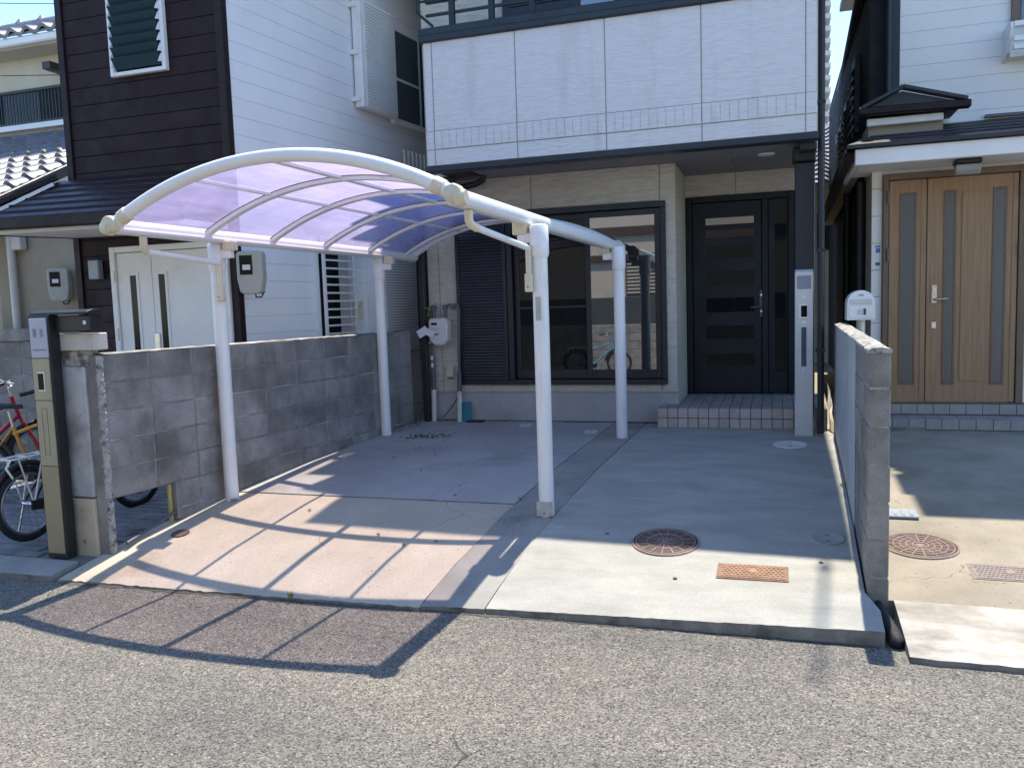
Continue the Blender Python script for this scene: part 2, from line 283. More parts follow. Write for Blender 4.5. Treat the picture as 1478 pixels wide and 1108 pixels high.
# ------------------------------------------------------------------ geometry helpers
class MB:
    def __init__(s): s.v = []; s.f = []; s.sm = []
    def add(s, vs, fs, smooth=False):
        o = len(s.v); s.v += [tuple(p) for p in vs]; s.f += [tuple(i+o for i in f) for f in fs]; s.sm += [smooth]*len(fs); return s
    def box(s, x0, y0, z0, x1, y1, z1):
        v = [(x0, y0, z0), (x1, y0, z0), (x1, y1, z0), (x0, y1, z0), (x0, y0, z1), (x1, y0, z1), (x1, y1, z1), (x0, y1, z1)]
        return s.add(v, [(3, 2, 1, 0), (4, 5, 6, 7), (0, 1, 5, 4), (1, 2, 6, 5), (2, 3, 7, 6), (3, 0, 4, 7)])
    def hexa(s, b, t):   # four bottom points, four top points (both counter-clockwise from above)
        return s.add(list(b)+list(t), [(3, 2, 1, 0), (4, 5, 6, 7), (0, 1, 5, 4), (1, 2, 6, 5), (2, 3, 7, 6), (3, 0, 4, 7)])
    def obox(s, c, ax, ay, az):  # centre and half-axis vectors
        c, ax, ay, az = map(Vector, (c, ax, ay, az))
        b = [c-ax-ay-az, c+ax-ay-az, c+ax+ay-az, c-ax+ay-az]; t = [p+az*2 for p in b]
        return s.hexa(b, t)
    def beam(s, p, q, w_, h_, up=(0, 0, 1)):
        p, q, up = Vector(p), Vector(q), Vector(up); d = (q-p); L = d.length; d.normalize()
        sd = d.cross(up)
        if sd.length < 1e-5: sd = d.cross(Vector((0, 1, 0)))
        sd.normalize(); u = sd.cross(d)
        return s.obox((p+q)/2, d*L/2, u*h_/2, sd*w_/2) if False else s.obox((p+q)/2, d*L/2, -sd*w_/2, u*h_/2)
    def prism(s, poly, vec):
        n = len(poly); v = [Vector(p) for p in poly]; vec = Vector(vec)
        return s.add(v+[p+vec for p in v], [tuple(range(n-1, -1, -1)), tuple(range(n, 2*n))]+[(i, (i+1) % n, n+(i+1) % n, n+i) for i in range(n)])
    def tube(s, pts, r, n=10, caps=True, sx=1.0):
        pts = [Vector(p) for p in pts]; rs = r if isinstance(r, (list, tuple)) else [r]*len(pts)
        rings = []; prev = None
        for i, p in enumerate(pts):
            a = pts[max(0, i-1)]; b = pts[min(len(pts)-1, i+1)]; d = (b-a).normalized()
            if prev is None:
                u = d.cross(Vector((0, 0, 1)))
                if u.length < 1e-3: u = Vector((1, 0, 0))
                u.normalize()
            else:
                u = prev - d*prev.dot(d); u.normalize()
            prev = u; w_ = d.cross(u)
            rings.append([p+(u*math.cos(2*PI*k/n)*sx+w_*math.sin(2*PI*k/n))*rs[i] for k in range(n)])
        v = [q for rg in rings for q in rg]; f = []
        for i in range(len(rings)-1):
            for k in range(n): f.append((i*n+k, i*n+(k+1) % n, (i+1)*n+(k+1) % n, (i+1)*n+k))
        s.add(v, f, True)
        if caps:
            s.add(rings[0], [tuple(range(n-1, -1, -1))]); s.add(rings[-1], [tuple(range(n))])
        return s
    def lathe(s, prof, c=(0, 0, 0), n=32, axis='z', a0=0, a1=2*PI):
        c = Vector(c); v = []; f = []; full = abs(a1-a0-2*PI) < 1e-4; m_ = n if full else n+1
        for r, h in prof:
            for k in range(m_):
                a = a0+(a1-a0)*k/n; p = (r*math.cos(a), r*math.sin(a), h)
                if axis == 'y': p = (p[0], p[2], p[1])
                if axis == 'x': p = (p[2], p[0], p[1])
                v.append(c+Vector(p))
        for i in range(len(prof)-1):
            for k in range(n):
                k2 = (k+1) % m_
                f.append((i*m_+k, i*m_+k2, (i+1)*m_+k2, (i+1)*m_+k))
        return s.add(v, f, True)
    def grid(s, fn, nu, nv, smooth=True):
        v = [fn(i/nu, j/nv) for j in range(nv+1) for i in range(nu+1)]
        f = [(j*(nu+1)+i, j*(nu+1)+i+1, (j+1)*(nu+1)+i+1, (j+1)*(nu+1)+i) for j in range(nv) for i in range(nu)]
        return s.add(v, f, smooth)
    def mesh(s, name, material):
        me = bpy.data.meshes.new(name); me.from_pydata(s.v, [], s.f); me.polygons.foreach_set('use_smooth', s.sm)
        if material: me.materials.append(MATS[material])
        me.update(); return me
    def build(s, name, material, parent=None, bevel=0, seg=1, kind=None, label=None):
        return link(name, s.mesh(name, material), parent, bevel, seg, kind, label)
def base_of(o):
    while o.parent: o = o.parent
    return o
def link(name, me, parent=None, bevel=0, seg=1, kind=None, label=None, loc=None, rot=None, scl=None):
    o = bpy.data.objects.new(name, me); COL.objects.link(o)
    if parent is not None:
        o.parent = parent
        if parent.get('_w') and parent.parent is None and parent.type == 'EMPTY':
            o.matrix_parent_inverse = Matrix.Translation(-parent.location)
    if loc is not None: o.location = loc
    if rot is not None: o.rotation_euler = rot
    if scl is not None: o.scale = scl
    if bevel:
        b = o.modifiers.new('bevel', 'BEVEL'); b.width = bevel; b.segments = seg; b.limit_method = 'ANGLE'; b.angle_limit = .6
    if kind: o['kind'] = kind
    if label: o['label'] = label
    return o
def tag(o, label, cat, group=None):
    o['label'] = label; o['category'] = cat
    if group: o['group'] = group
    return o
def thing(name, label, cat, loc, group=None, local=False):
    o = bpy.data.objects.new(name, None); COL.objects.link(o); o.location = loc; o.empty_display_size = .1
    if not local: o['_w'] = 1
    return tag(o, label, cat, group)
def interp(tab, x):
    if x <= tab[0][0]: return tab[0][1]
    for (a, b), (c, d) in zip(tab, tab[1:]):
        if x <= c: return b+(d-b)*(x-a)/(c-a)
    return tab[-1][1]
def lerp(a, b, t): return a+(b-a)*t
def BX(name, m_, parent, *c, bevel=0, **k): return MB().box(*c).build(name, m_, parent, bevel, **k)

# ------------------------------------------------------------------ ground levels
GLT = [(4.1, .022), (4.6, .12), (5.45, .24), (6.5, .335), (8.3, .43), (14, .5)]
GRT = [(4.17, .06), (4.6, .14), (5.45, .248), (6.5, .34), (8.3, .432), (14, .5)]
GNT = [(4.0, .028), (4.57, .092), (6, .21), (8.45, .385), (16, .45)]
GYT = [(3.85, .012), (4.3, .085), (6, .15), (16, .22)]
def GL(y): return interp(GLT, y)
def GR(x, y):
    z = interp(GRT, y)
    if y < 5.0: z += (1-max(0, (y-4.17)/.83))*lerp(-.02, .022, max(0, min(1, (x+1.55)/2.05)))
    return z
def GN(y): return interp(GNT, y)
def GY(y): return interp(GYT, y)
def wallX(y): return -4.371+(y-4.45)*(.504/3.889)       # right face of the left block wall
def rwallX(y): return .452+(y-4.57)*(.075/3.73)           # left face of the right block wall
def bandX(y): return lerp(-1.93, -1.62, (y-4.1)/4.5)
def slab(name, m_, xa, xb, ya, yb, zf, nx, ny, thick=.12, kind='structure', jit=0):
    """sheet whose left/right edges are functions of y, closed by a skirt"""
    mb = MB(); f = lambda v: v if callable(v) else (lambda t, v=v: v)
    xa, xb, ya, yb = f(xa), f(xb), f(ya), f(yb)
    def P(i, j, top=True):
        u, v = i/nx, j/ny
        y = lerp(lerp(ya(0), ya(1), u), lerp(yb(0), yb(1), u), v); x = lerp(xa(y), xb(y), u)
        z = zf(x, y)
        if j == 0 and jit:
            q = random.Random(int(i*7919)+len(name)); y += q.uniform(-jit, jit); z -= .006+q.uniform(0, jit*.5)
        return (x, y, z if top else z-thick)
    mb.grid(lambda u, v: P(u*nx, v*ny), nx, ny)
    ring = [(i, 0) for i in range(nx)]+[(nx, j) for j in range(ny)]+[(i, ny) for i in range(nx, 0, -1)]+[(0, j) for j in range(ny, 0, -1)]
    n = len(ring); v = [P(*r) for r in ring]+[P(*r, top=False) for r in ring]
    nf = len(mb.f); mb.add(v, [(i+n, (i+1) % n+n, (i+1) % n, i) for i in range(n)])
    o = mb.build(name, m_, None, kind=kind); o.data.materials.append(MATS['shaded_grimy_edge'])
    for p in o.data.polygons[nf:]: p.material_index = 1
    return o

def build_setting():
    MB().grid(lambda u, v: (lerp(-300, 300, u), lerp(-60, 600, v), -.06), 8, 8).build('ground', 'ground', kind='structure')
    MB().grid(lambda u, v: (lerp(-60, 60, u), lerp(-1.6, 4.6, v), 0), 60, 6).build('road', 'asphalt', kind='structure')
    # left bay: front apron slab, back slab, patched band along the new concrete
    slab('driveway_apron', 'concrete_old', lambda y: wallX(y)-.08, lambda y: bandX(y)-.006, (lambda t: lerp(4.075, 4.13, t)), 5.62, lambda x, y: GL(y), 70, 24, jit=.009)
    slab('driveway_back_slab', 'concrete_back', lambda y: wallX(y)+.0, lambda y: bandX(y)-.006, 5.628, 8.62, lambda x, y: GL(y)+.006, 14, 20)
    slab('driveway_patched_band', 'concrete_band', lambda y: bandX(y), lambda y: lerp(-1.552, -1.31, (y-4.17)/4.2), (lambda t: lerp(4.14, 4.165, t)), 8.62, lambda x, y: GL(y)+.004, 9, 24, jit=.008)
    slab('driveway_new_concrete', 'concrete_new', lambda y: lerp(-1.545, -1.302, (y-4.17)/4.2), lambda y: rwallX(y)-.012 if y > 4.5 else .497, (lambda t: lerp(4.165, 4.19, t)), 8.62, lambda x, y: GR(x, y), 60, 24, .14, jit=.004)
    # strip of soil-coloured concrete behind the wall end and beside the house
    slab('side_passage_ground', 'concrete_band', lambda y: wallX(y)-.05, -3.0, 8.34, 13, lambda x, y: GL(y)-.03, 3, 6)
    slab('side_passage_ground', 'concrete_yard', .40, 1.35, 8.6, 17, lambda x, y: .42, 3, 6)
    # right neighbour
    slab('neighbour_forecourt', 'concrete_yard', lambda y: rwallX(y)+.07, 9, 4.60, 9.2, lambda x, y: GN(y), 20, 16)
    slab('neighbour_apron', 'concrete_white', lambda y: .585, 9, 4.03, 4.596, lambda x, y: GN(y)+.004, 140, 8, jit=.007)
    # left neighbour
    slab('neighbour_yard_base', 'sand', -14, lambda y: wallX(y)-.10, 4.26, 9.5, lambda x, y: GY(y)-.012, 10, 10)
    slab('neighbour_frontage', 'concrete_band', -14, lambda y: wallX(y)-.11, (lambda t: lerp(3.80, 4.08, (t*9.6))if t < .1 else 4.06), 4.258, lambda x, y: GY(y)+.0, 60, 4, jit=.01)
    slab('pillar_footing_strip', 'concrete_band', lambda y: wallX(y)-.10, lambda y: wallX(y)-.082, 4.12, 4.60, lambda x, y: GL(y)-.01, 1, 4)
    for o in list(COL.objects):
        if o.name == 'neighbour_yard_base': base = o
    # interlocking pavers of the left yard, laid herring-fashion in straight rows
    pm = MB().box(-.098, -.048, -.03, .098, .048, .0).mesh('paver', 'paver')
    n = 0
    for j in range(26):
        y = 4.32+j*.1
        for i in range(16):
            x = -4.60-i*.2-(j % 2)*.1
            if x > wallX(y)-.20 or n >= 300: continue
            if x < -7.2-(y-4.3): continue
            # keep what the gap beside the pillar and the wall opening can show
            vis_gap = x < -4.85-(y-4.3)*.55 and x > -5.5-(y-4.3)*1.25
            vis_open = x > -4.45-(y-4.45)*1.15 and y < 6.6
            if not (vis_gap or vis_open): continue
            n += 1
            link('paver', pm, base, loc=(x, y, GY(y)+random.uniform(-.002, .003)), rot=(random.uniform(-.01, .01), math.atan(.01), 0), bevel=0)
build_setting()

# ------------------------------------------------------------------ block walls
BM = {}
def block_mesh(L, H, T, m_):
    k = (round(L, 3), round(H, 3), T, m_)
    if k not in BM:
        c = .006; mb = MB()
        x, y, z = L/2, T/2, H/2
        # chamfered block
        v = []
        for sx in (-1, 1):
            for sy in (-1, 1):
                for sz in (-1, 1):
                    v += [(sx*(x-c), sy*(y-c), sz*z), (sx*(x-c), sy*y, sz*(z-c)), (sx*x, sy*(y-c), sz*(z-c))]
        import bmesh
        bm = bmesh.new(); [bm.verts.new(p) for p in v]; bmesh.ops.convex_hull(bm, input=bm.verts)
        me = bpy.data.meshes.new('concrete_block'); bm.to_mesh(me); bm.free(); me.materials.append(MATS[m_]); BM[k] = me
    return BM[k]
def block_wall(t, A, B, top, courses, skip, m_, thick, n_side, base_z):
    """stack-bond wall; A,B ends of the face seen from the drive, n_side: +1 if the wall body lies to the left of A->B"""
    A, B = Vector((*A, 0)), Vector((*B, 0)); d = (B-A); L = d.length; d.normalize(); n = Vector((-d.y, d.x, 0))*n_side
    ang = math.atan2(d.y, d.x); bl = .4; nb = int(math.ceil(L/bl-.05))
    for c in range(courses):
        z1 = top-c*.2; z0 = z1-.19
        if c == 0: z1 += .0
        for k in range(nb):
            u0, u1 = k*bl, min((k+1)*bl-.01, L)
            if skip == 'opening':
                if c >= 5 and k == 0 or c == 7 and k > 2: continue
                if c >= 5 and k == 1: u0 = .60
            elif u1-u0 < .05: continue
            zz0 = z0
            p = A+d*((u0+u1)/2)+n*(thick/2+random.uniform(-.0025, .0025))
            link('concrete_block', block_mesh(u1-u0, z1-zz0, thick, m_), t, loc=(p.x, p.y, (z1+zz0)/2), rot=(random.uniform(-.003, .003), random.uniform(-.003, .003), ang+random.uniform(-.003, .003)))
def mortar_core(t, A, B, thick, n_side, spans):
    A, B = Vector((*A, 0)), Vector((*B, 0)); d = (B-A).normalized(); n = Vector((-d.y, d.x, 0))*n_side
    mb = MB()
    for u0, u1, z0, z1 in spans:
        mb.obox(A+d*((u0+u1)/2)+n*thick/2+Vector((0, 0, (z0+z1)/2)), d*(u1-u0)/2, n*(thick/2-.0065), Vector((0, 0, (z1-z0)/2)))
    return mb.build('mortar', 'mortar', t)
def left_wall():
    A, B = (wallX(4.45), 4.45), (wallX(8.339), 8.339)
    t = thing('block_fence', 'weathered grey concrete block wall between carport and brown house, with a low opening', 'wall', (A[0], A[1], .1))
    block_wall(t, A, B, 1.465, 8, 'opening', 'block', .1, 1, 0)
    mortar_core(t, A, B, .1, 1, [(.004, 3.91, .468, 1.460), (.605, 3.91, .0, .4675)])
    # raised mortar bead along the top
    d = Vector((B[0]-A[0], B[1]-A[1], 0)).normalized(); n = Vector((-d.y, d.x, 0))
    mb = MB(); N = 60
    def f(u, v):
        p = Vector((A[0], A[1], 0))+d*(u*3.92)+n*(.1*v); r = random.Random(int(u*N)*7+int(v*4))
        return (p.x, p.y, 1.4665+.010*math.sin(PI*v)+r.uniform(-.002, .003))
    mb.grid(f, N, 4).build('top_render', 'mortar', t)
    # opening: stub post and yellow pipe at its far edge
    p = Vector((A[0], A[1], 0))+d*.572+n*.03
    MB().obox(p+Vector((0, 0, .33)), d*.025, n*.04, (0, 0, .14)).build('stub_post', 'block', t, .004)
    q = p-d*.045+n*.01
    yp = thing('yellow_pipe', 'short yellow pipe standing at the far edge of the wall opening', 'pipe', (q.x, q.y, .15))
    MB().tube([(q.x, q.y, .17), (q.x, q.y, .46)], .017, 10).build('pipe', 'yellow_pipe', yp)
    return t
left_wall()
def right_wall():
    A, B = (rwallX(4.57), 4.57), (rwallX(8.3), 8.3)
    t = thing('block_fence', 'bare grey block wall beside the tan double door, its far part coated pale', 'wall', (A[0], A[1], .1))
    block_wall(t, A, B, 1.415, 7, None, 'block_right', .105, -1, 0)
    mortar_core(t, A, B, .105, -1, [(.004, 3.72, .02, 1.410)])
    d = Vector((B[0]-A[0], B[1]-A[1], 0)).normalized(); n = Vector((d.y, -d.x, 0))
    # top capping of mortar, uneven, closed down its sides
    N = 60; prof = [(-.005, 1.402), (-.005, 1.420), (.02, 1.428), (.055, 1.432), (.09, 1.427), (.112, 1.418), (.112, 1.402)]; M_ = len(prof)
    rows = []
    for i in range(N+1):
        u = i/N; r = random.Random(i*13); p = Vector((A[0], A[1], 0))+d*(u*3.735-.003)
        rows.append([(p+n*(o+r.uniform(-.003, .003))).to_tuple()[:2]+(z+(r.uniform(-.003, .003) if z > 1.41 else 0)+.018*u,) for o, z in prof])
    mb = MB(); mb.add([q for rw in rows for q in rw], [(i*M_+k, i*M_+k+1, (i+1)*M_+k+1, (i+1)*M_+k) for i in range(N) for k in range(M_-1)], False)
    mb.add(rows[0], [tuple(range(M_))]); mb.add(rows[-1], [tuple(range(M_))]); mb.build('top_render', 'crumble', t)
    # pale coat on the far part of the drive face
    ax = Vector((A[0], A[1], 0))
    a = ax+d*.95-n*.006; b = ax+d*3.735-n*.006
    mb = MB(); zz = lambda p: Vector((p.x, p.y, GR(.4, p.y)-.05)); tt = lambda p, z: Vector((p.x, p.y, z))
    a2, b2 = a+n*.0055, b+n*.0055
    mb.hexa([zz(a), zz(a2), zz(b2), zz(b)], [tt(a, 1.418), tt(a2, 1.418), tt(b2, 1.436), tt(b, 1.436)]).build('pale_coat', 'render_coat', t)
right_wall()

# ------------------------------------------------------------------ gate pillar and door-phone unit of the left neighbour
def gate_pillar():
    t = thing('gate_post', 'rendered grey gate pillar with beige cap at the end of the block wall', 'pillar', (-4.57, 4.48, .1))
    BX('body', 'pillar_render', t, -4.685, 4.40, .485, -4.475, 4.505, 1.39, bevel=.006)
    BX('neck', 'crumble', t, -4.68, 4.404, 1.392, -4.44, 4.505, 1.498, bevel=.004)
    BX('base_panel', 'pillar_beige', t, -4.683, 4.392, .05, -4.475, 4.505, .475, bevel=.004)
    BX('cap', 'pillar_cap', t, -4.725, 4.375, 1.50, -4.345, 4.50, 1.615, bevel=.006)
    BX('edge_strip', 'white_paint', t, -4.70, 4.386, .06, -4.688, 4.505, 1.498)
    BX('end_pier', 'block', t, -4.472, 4.415, .04, -4.385, 4.447, 1.462, bevel=.006)
    # crumbling mortar down the corner of the wall end
    rr = random.Random(3); N = 90
    def f(u, v):
        a = PI*(v-.1); r = .024+.012*rr.random()
        z = lerp(.09, 1.46, u)
        return (-4.384+math.sin(a)*r*1.0-.006, 4.432-math.cos(a)*r*.9+.012, z)
    MB().grid(f, N, 6, False).build('crumbling_mortar', 'crumble', t)
    BX('bolt_head', 'grey_mark', t, -4.585, 4.386, .16, -4.565, 4.393, .185)
gate_pillar()
def doorphone_unit():
    t = thing('doorphone_post', 'slim gold door-phone post with black letter box on top, beside the gate pillar', 'intercom', (-4.70, 4.32, .1))
    BX('frame', 'black_plastic', t, -4.80, 4.285, .08, -4.625, 4.37, 1.745, bevel=.004)
    BX('lower_panel', 'gold_panel_low', t, -4.785, 4.277, .115, -4.640, 4.288, .72, bevel=.002)
    p = BX('middle_panel', 'gold_panel', t, -4.785, 4.277, .724, -4.640, 4.288, 1.17, bevel=.002)
    mb = MB()
    for x0, z0, x1, z1 in ((-4.735, .80, -4.733, 1.12), (-4.693, .80, -4.691, 1.12), (-4.735, .80, -4.691, .803), (-4.735, 1.118, -4.691, 1.121)): mb.box(x0, 4.2755, z0, x1, 4.278, z1)
    mb.build('groove', 'meter_dark', p)
    u = BX('phone_panel', 'gold_panel', t, -4.785, 4.275, 1.174, -4.640, 4.288, 1.455, bevel=.002)
    BX('camera_frame', 'white_paint', u, -4.745, 4.272, 1.235, -4.685, 4.277, 1.365, bevel=.002)
    BX('camera', 'glass_black', u, -4.738, 4.269, 1.245, -4.692, 4.274, 1.355)
    u = BX('name_panel', 'lavender_panel', t, -4.785, 4.276, 1.46, -4.640, 4.288, 1.725, bevel=.002)
    for x, a in ((-4.755, 0), (-4.695, 1)): BX('name_character', 'grey_mark' if a == 0 else 'display_grey', u, x, 4.2745, 1.60, x+.028, 4.277, 1.655)
    BX('name_line', 'grey_mark', u, -4.768, 4.2745, 1.508, -4.708, 4.277, 1.518); BX('name_line', 'grey_mark', u, -4.70, 4.2745, 1.508, -4.65, 4.277, 1.518)
    b = BX('letter_box', 'black_plastic', t, -4.622, 4.33, 1.63, -4.32, 4.44, 1.735, bevel=.006)
    mb = MB(); prof = [(-.075, .0), (-.073, .014), (-.02, .03), (.04, .026), (.073, .012), (.073, .0)]
    mb.prism([(-4.80, 4.375+y, 1.746+z) for y, z in prof], (.485, 0, 0)); mb.build('lid', 'black_plastic', t, .002)
    BX('lid_strip', 'lavender_panel', t, -4.56, 4.312, 1.757, -4.42, 4.328, 1.766)
    BX('keyhole_plate', 'paper', b, -4.375, 4.326, 1.675, -4.352, 4.331, 1.70)
doorphone_unit()

# ------------------------------------------------------------------ carport
def carport():
    t = thing('carport', 'white aluminium carport with curved violet panel roof over the driveway', 'carport', (-2.8, 6.2, .3))
    L0, L1 = Vector((-4.195, 4.475, 2.316)), Vector((-3.835, 8.42, 2.277)); R0, R1 = Vector((-1.70, 4.34, 2.32)), Vector((-1.50, 8.15, 2.255))
    RISE = .325
    def arch(s, w_, dz=0):
        a = L0.lerp(L1, s); b = R0.lerp(R1, s); W = (b-a).length/2; h = RISE; r = (W*W+h*h)/(2*h); th = math.asin(W/r); an = lerp(-th, th, w_)
        p = a.lerp(b, .5+math.sin(an)*r/(2*W)); p.z += (math.cos(an)-math.cos(th))*(r) + dz
        return p
    # side beams (round-topped gutter beams)
    def gutter(a, b, side):
        d = (b-a).normalized(); sd = Vector((d.y, -d.x, 0))*side; mb = MB()
        prof = [(.045, -.045), (.052, -.02), (.048, .015), (.03, .042), (.0, .052), (-.03, .045), (-.05, .02), (-.055, .0), (-.055, -.012), (-.06, -.014), (-.06, -.03), (-.04, -.045)]
        ring = lambda p: [p+sd*x+Vector((0, 0, z)) for x, z in prof]
        A_, B_ = ring(a), ring(b); n = len(prof)
        mb.add(A_+B_, [(i, (i+1) % n, n+(i+1) % n, n+i) for i in range(n)], True); mb.add(A_, [tuple(range(n))]); mb.add(B_, [tuple(range(n))])
        return mb.build('side_beam', 'aluminium_white', t)
    gutter(L0, L1, -1); gutter(R0, R1, 1)
    rails = [.206, .393, .58, .767, .945]
    # end arches: stout tubes; inner rafters: slimmer flat tubes
    for s, r in ((0.0, .042), (1.0, .034)):
        MB().tube([arch(s, k/28, .012) for k in range(29)], r, 12).build('end_arch', 'aluminium_white', t)
    for s in rails:
        mb = MB(); pts = [arch(s, k/24) for k in range(25)]
        d = (L1-L0).normalized(); v = []
        for k, p in enumerate(pts):
            tg = (pts[min(24, k+1)]-pts[max(0, k-1)]).normalized(); nn = tg.cross(d).normalized()
            if nn.z < 0: nn = -nn
            v += [p-d*.028-nn*.024, p+d*.028-nn*.024, p+d*.034+nn*.008, p-d*.034+nn*.008]
        f = []
        for k in range(24):
            for i in range(4): f.append((4*k+i, 4*k+(i+1) % 4, 4*k+4+(i+1) % 4, 4*k+4+i))
        f += [(3, 2, 1, 0), (96, 97, 98, 99)]
        rf = mb.add(v, f).build('rafter', 'aluminium_white', t, .003)
        mb = MB(); mb.tube([arch(s, k/24, .006)-d*.036 for k in range(25)], .003, 4); mb.build('gasket', 'rubber_grey', rf)
    st = [0.0]+rails+[1.0]
    # longitudinal purlins between rafters
    for w_ in (.27, .5, .73):
        for a, b in zip(st, st[1:]):
            p, q = arch(a, w_), arch(b, w_); dd = (q-p).normalized()
            MB().beam(p+dd*.03, q-dd*.03, .048 if w_ == .5 else .028, .022).build('purlin', 'aluminium_white', t, .002)
    # panels: every bay its own sheet, slightly thick
    ws = [.012, .27, .5, .73, .988]
    for a, b in zip(st, st[1:]):
        for u, v in zip(ws, ws[1:]):
            mb = MB(); n = 6; e = .0045
            lo = lambda i, j: arch(lerp(a, b, j)+(.004 if j == 0 else -.004), lerp(u, v, i/n), .012)
            up = lambda i, j: lo(i, j)+Vector((0, 0, e))
            V = [lo(i, 0) for i in range(n+1)]+[lo(i, 1) for i in range(n+1)]+[up(i, 0) for i in range(n+1)]+[up(i, 1) for i in range(n+1)]
            m_ = n+1; F = []
            for i in range(n):
                F += [(i+1, i, m_+i, m_+i+1), (2*m_+i, 2*m_+i+1, 3*m_+i+1, 3*m_+i)]
                F += [(i, i+1, 2*m_+i+1, 2*m_+i), (m_+i+1, m_+i, 3*m_+i, 3*m_+i+1)]
            F += [(m_, 0, 2*m_, 3*m_), (n, m_+n, 3*m_+n, 2*m_+n)]
            mb.add(V, F, False).build('roof_panel', 'panel', t)
    # joint castings at the four beam ends
    for p, sx, front in ((L0, -1, 1), (R0, 1, 1), (L1, -1, 0), (R1, 1, 0)):
        yy = -.02 if front else .02
        mb = MB(); mb.lathe([(0, -.045), (.05, -.045), (.056, -.03), (.056, .03), (.05, .045), (0, .045)], p+Vector((sx*.0, yy, .012)), 14, 'y')
        mb.tube([p+Vector((sx*.01, yy, -.01)), p+Vector((sx*.072, yy, -.008))], [.052, .04], 12)
        mb.build('corner_casting', 'plastic_cream', t)
        if front:
            q = arch(0, .03 if sx < 0 else .97, .012); q2 = arch(0, .055 if sx < 0 else .945, .012)
            MB().tube([q, q2], .049, 12).build('arch_collar', 'plastic_cream', t)
    # posts with sleeve, arm and base plate
    posts = [((-4.155, 5.46), L0, L1, 2.262, 1, 1), ((-1.535, 5.44), R0, R1, 2.245, -1, 1), ((-3.905, 7.72), L0, L1, 2.236, 1, 0), ((-1.425, 7.81), R0, R1, 2.23, -1, 0)]
    for (x, y), a, b, top, sd, front in posts:
        g = (GL(y) if x < -1.6 else GL(y))+.002
        po = MB().tube([(x, y, g-.12), (x, y, top-.16)], .0535, 20).build('post', 'aluminium_white', t)
        MB().tube([(x, y, top-.22), (x, y, top-.195), (x, y, top-.005), (x, y, top+.004)], [.057, .066, .064, .05], 20).build('sleeve', 'aluminium_white', po)
        s = (y-a.y)/(b.y-a.y); q = a.lerp(b, s)+Vector((0, 0, -.055)); q.x = max(q.x, x+.13) if sd > 0 else min(q.x, x-.13)
        MB().obox(((x+q.x)/2, y, top-.085), ((q.x-x)/2+.02*sd, 0, 0), (0, .022, 0), (0, 0, .033)).build('arm', 'aluminium_white', po, .006, 2)
        MB().box(q.x-.05, y-.035, top-.06, q.x+.05, y+.035, q.z+.022).build('bracket', 'plastic_cream', po, .006)
        if front:
            if x > -2:
                BX('base_sleeve', 'post_dirty', po, x-.058, y-.058, g, x+.052, y-.035, g+.105, bevel=.004)
                BX('rating_sticker', 'sticker', po, x-.022, y-.0565, 1.60, x+.014, y-.0505, 1.76)
            # rain pipe: elbow under the beam end, sloping run to the post, short drop, outlet box
            st_ = a.lerp(b, .055)+Vector((.015*sd, 0, -.05)); k = Vector((x+sd*.062, y-.055, 0))
            MB().tube([st_, st_+Vector((0, 0, -.06)), st_+Vector((-.01*sd, .012, -.085)), st_+Vector((-.03*sd, .05, -.10))], .026, 12).build('drain_elbow', 'plastic_cream', t)
            e0 = st_+Vector((-.025*sd, .04, -.097)); e1 = Vector((k.x, k.y, top-.155))
            MB().tube([e0, e1], .021, 12).build('drain_pipe', 'aluminium_white', t)
            MB().tube([e1+Vector((0, 0, .018)), e1+Vector((0, 0, -.17))], .021, 12).build('drain_pipe', 'plastic_cream', t)
            z = e1.z-.17
            MB().box(k.x-.027, k.y-.025, z-.125, k.x+.027, k.y+.03, z).build('drain_outlet', 'plastic_cream', t, .008, 2)
            MB().tube([(k.x-.004, k.y-.027, z-.09), (k.x-.004, k.y-.0235, z-.09)], .006, 8).build('screw', 'rubber_grey', t)
    return t
carport()

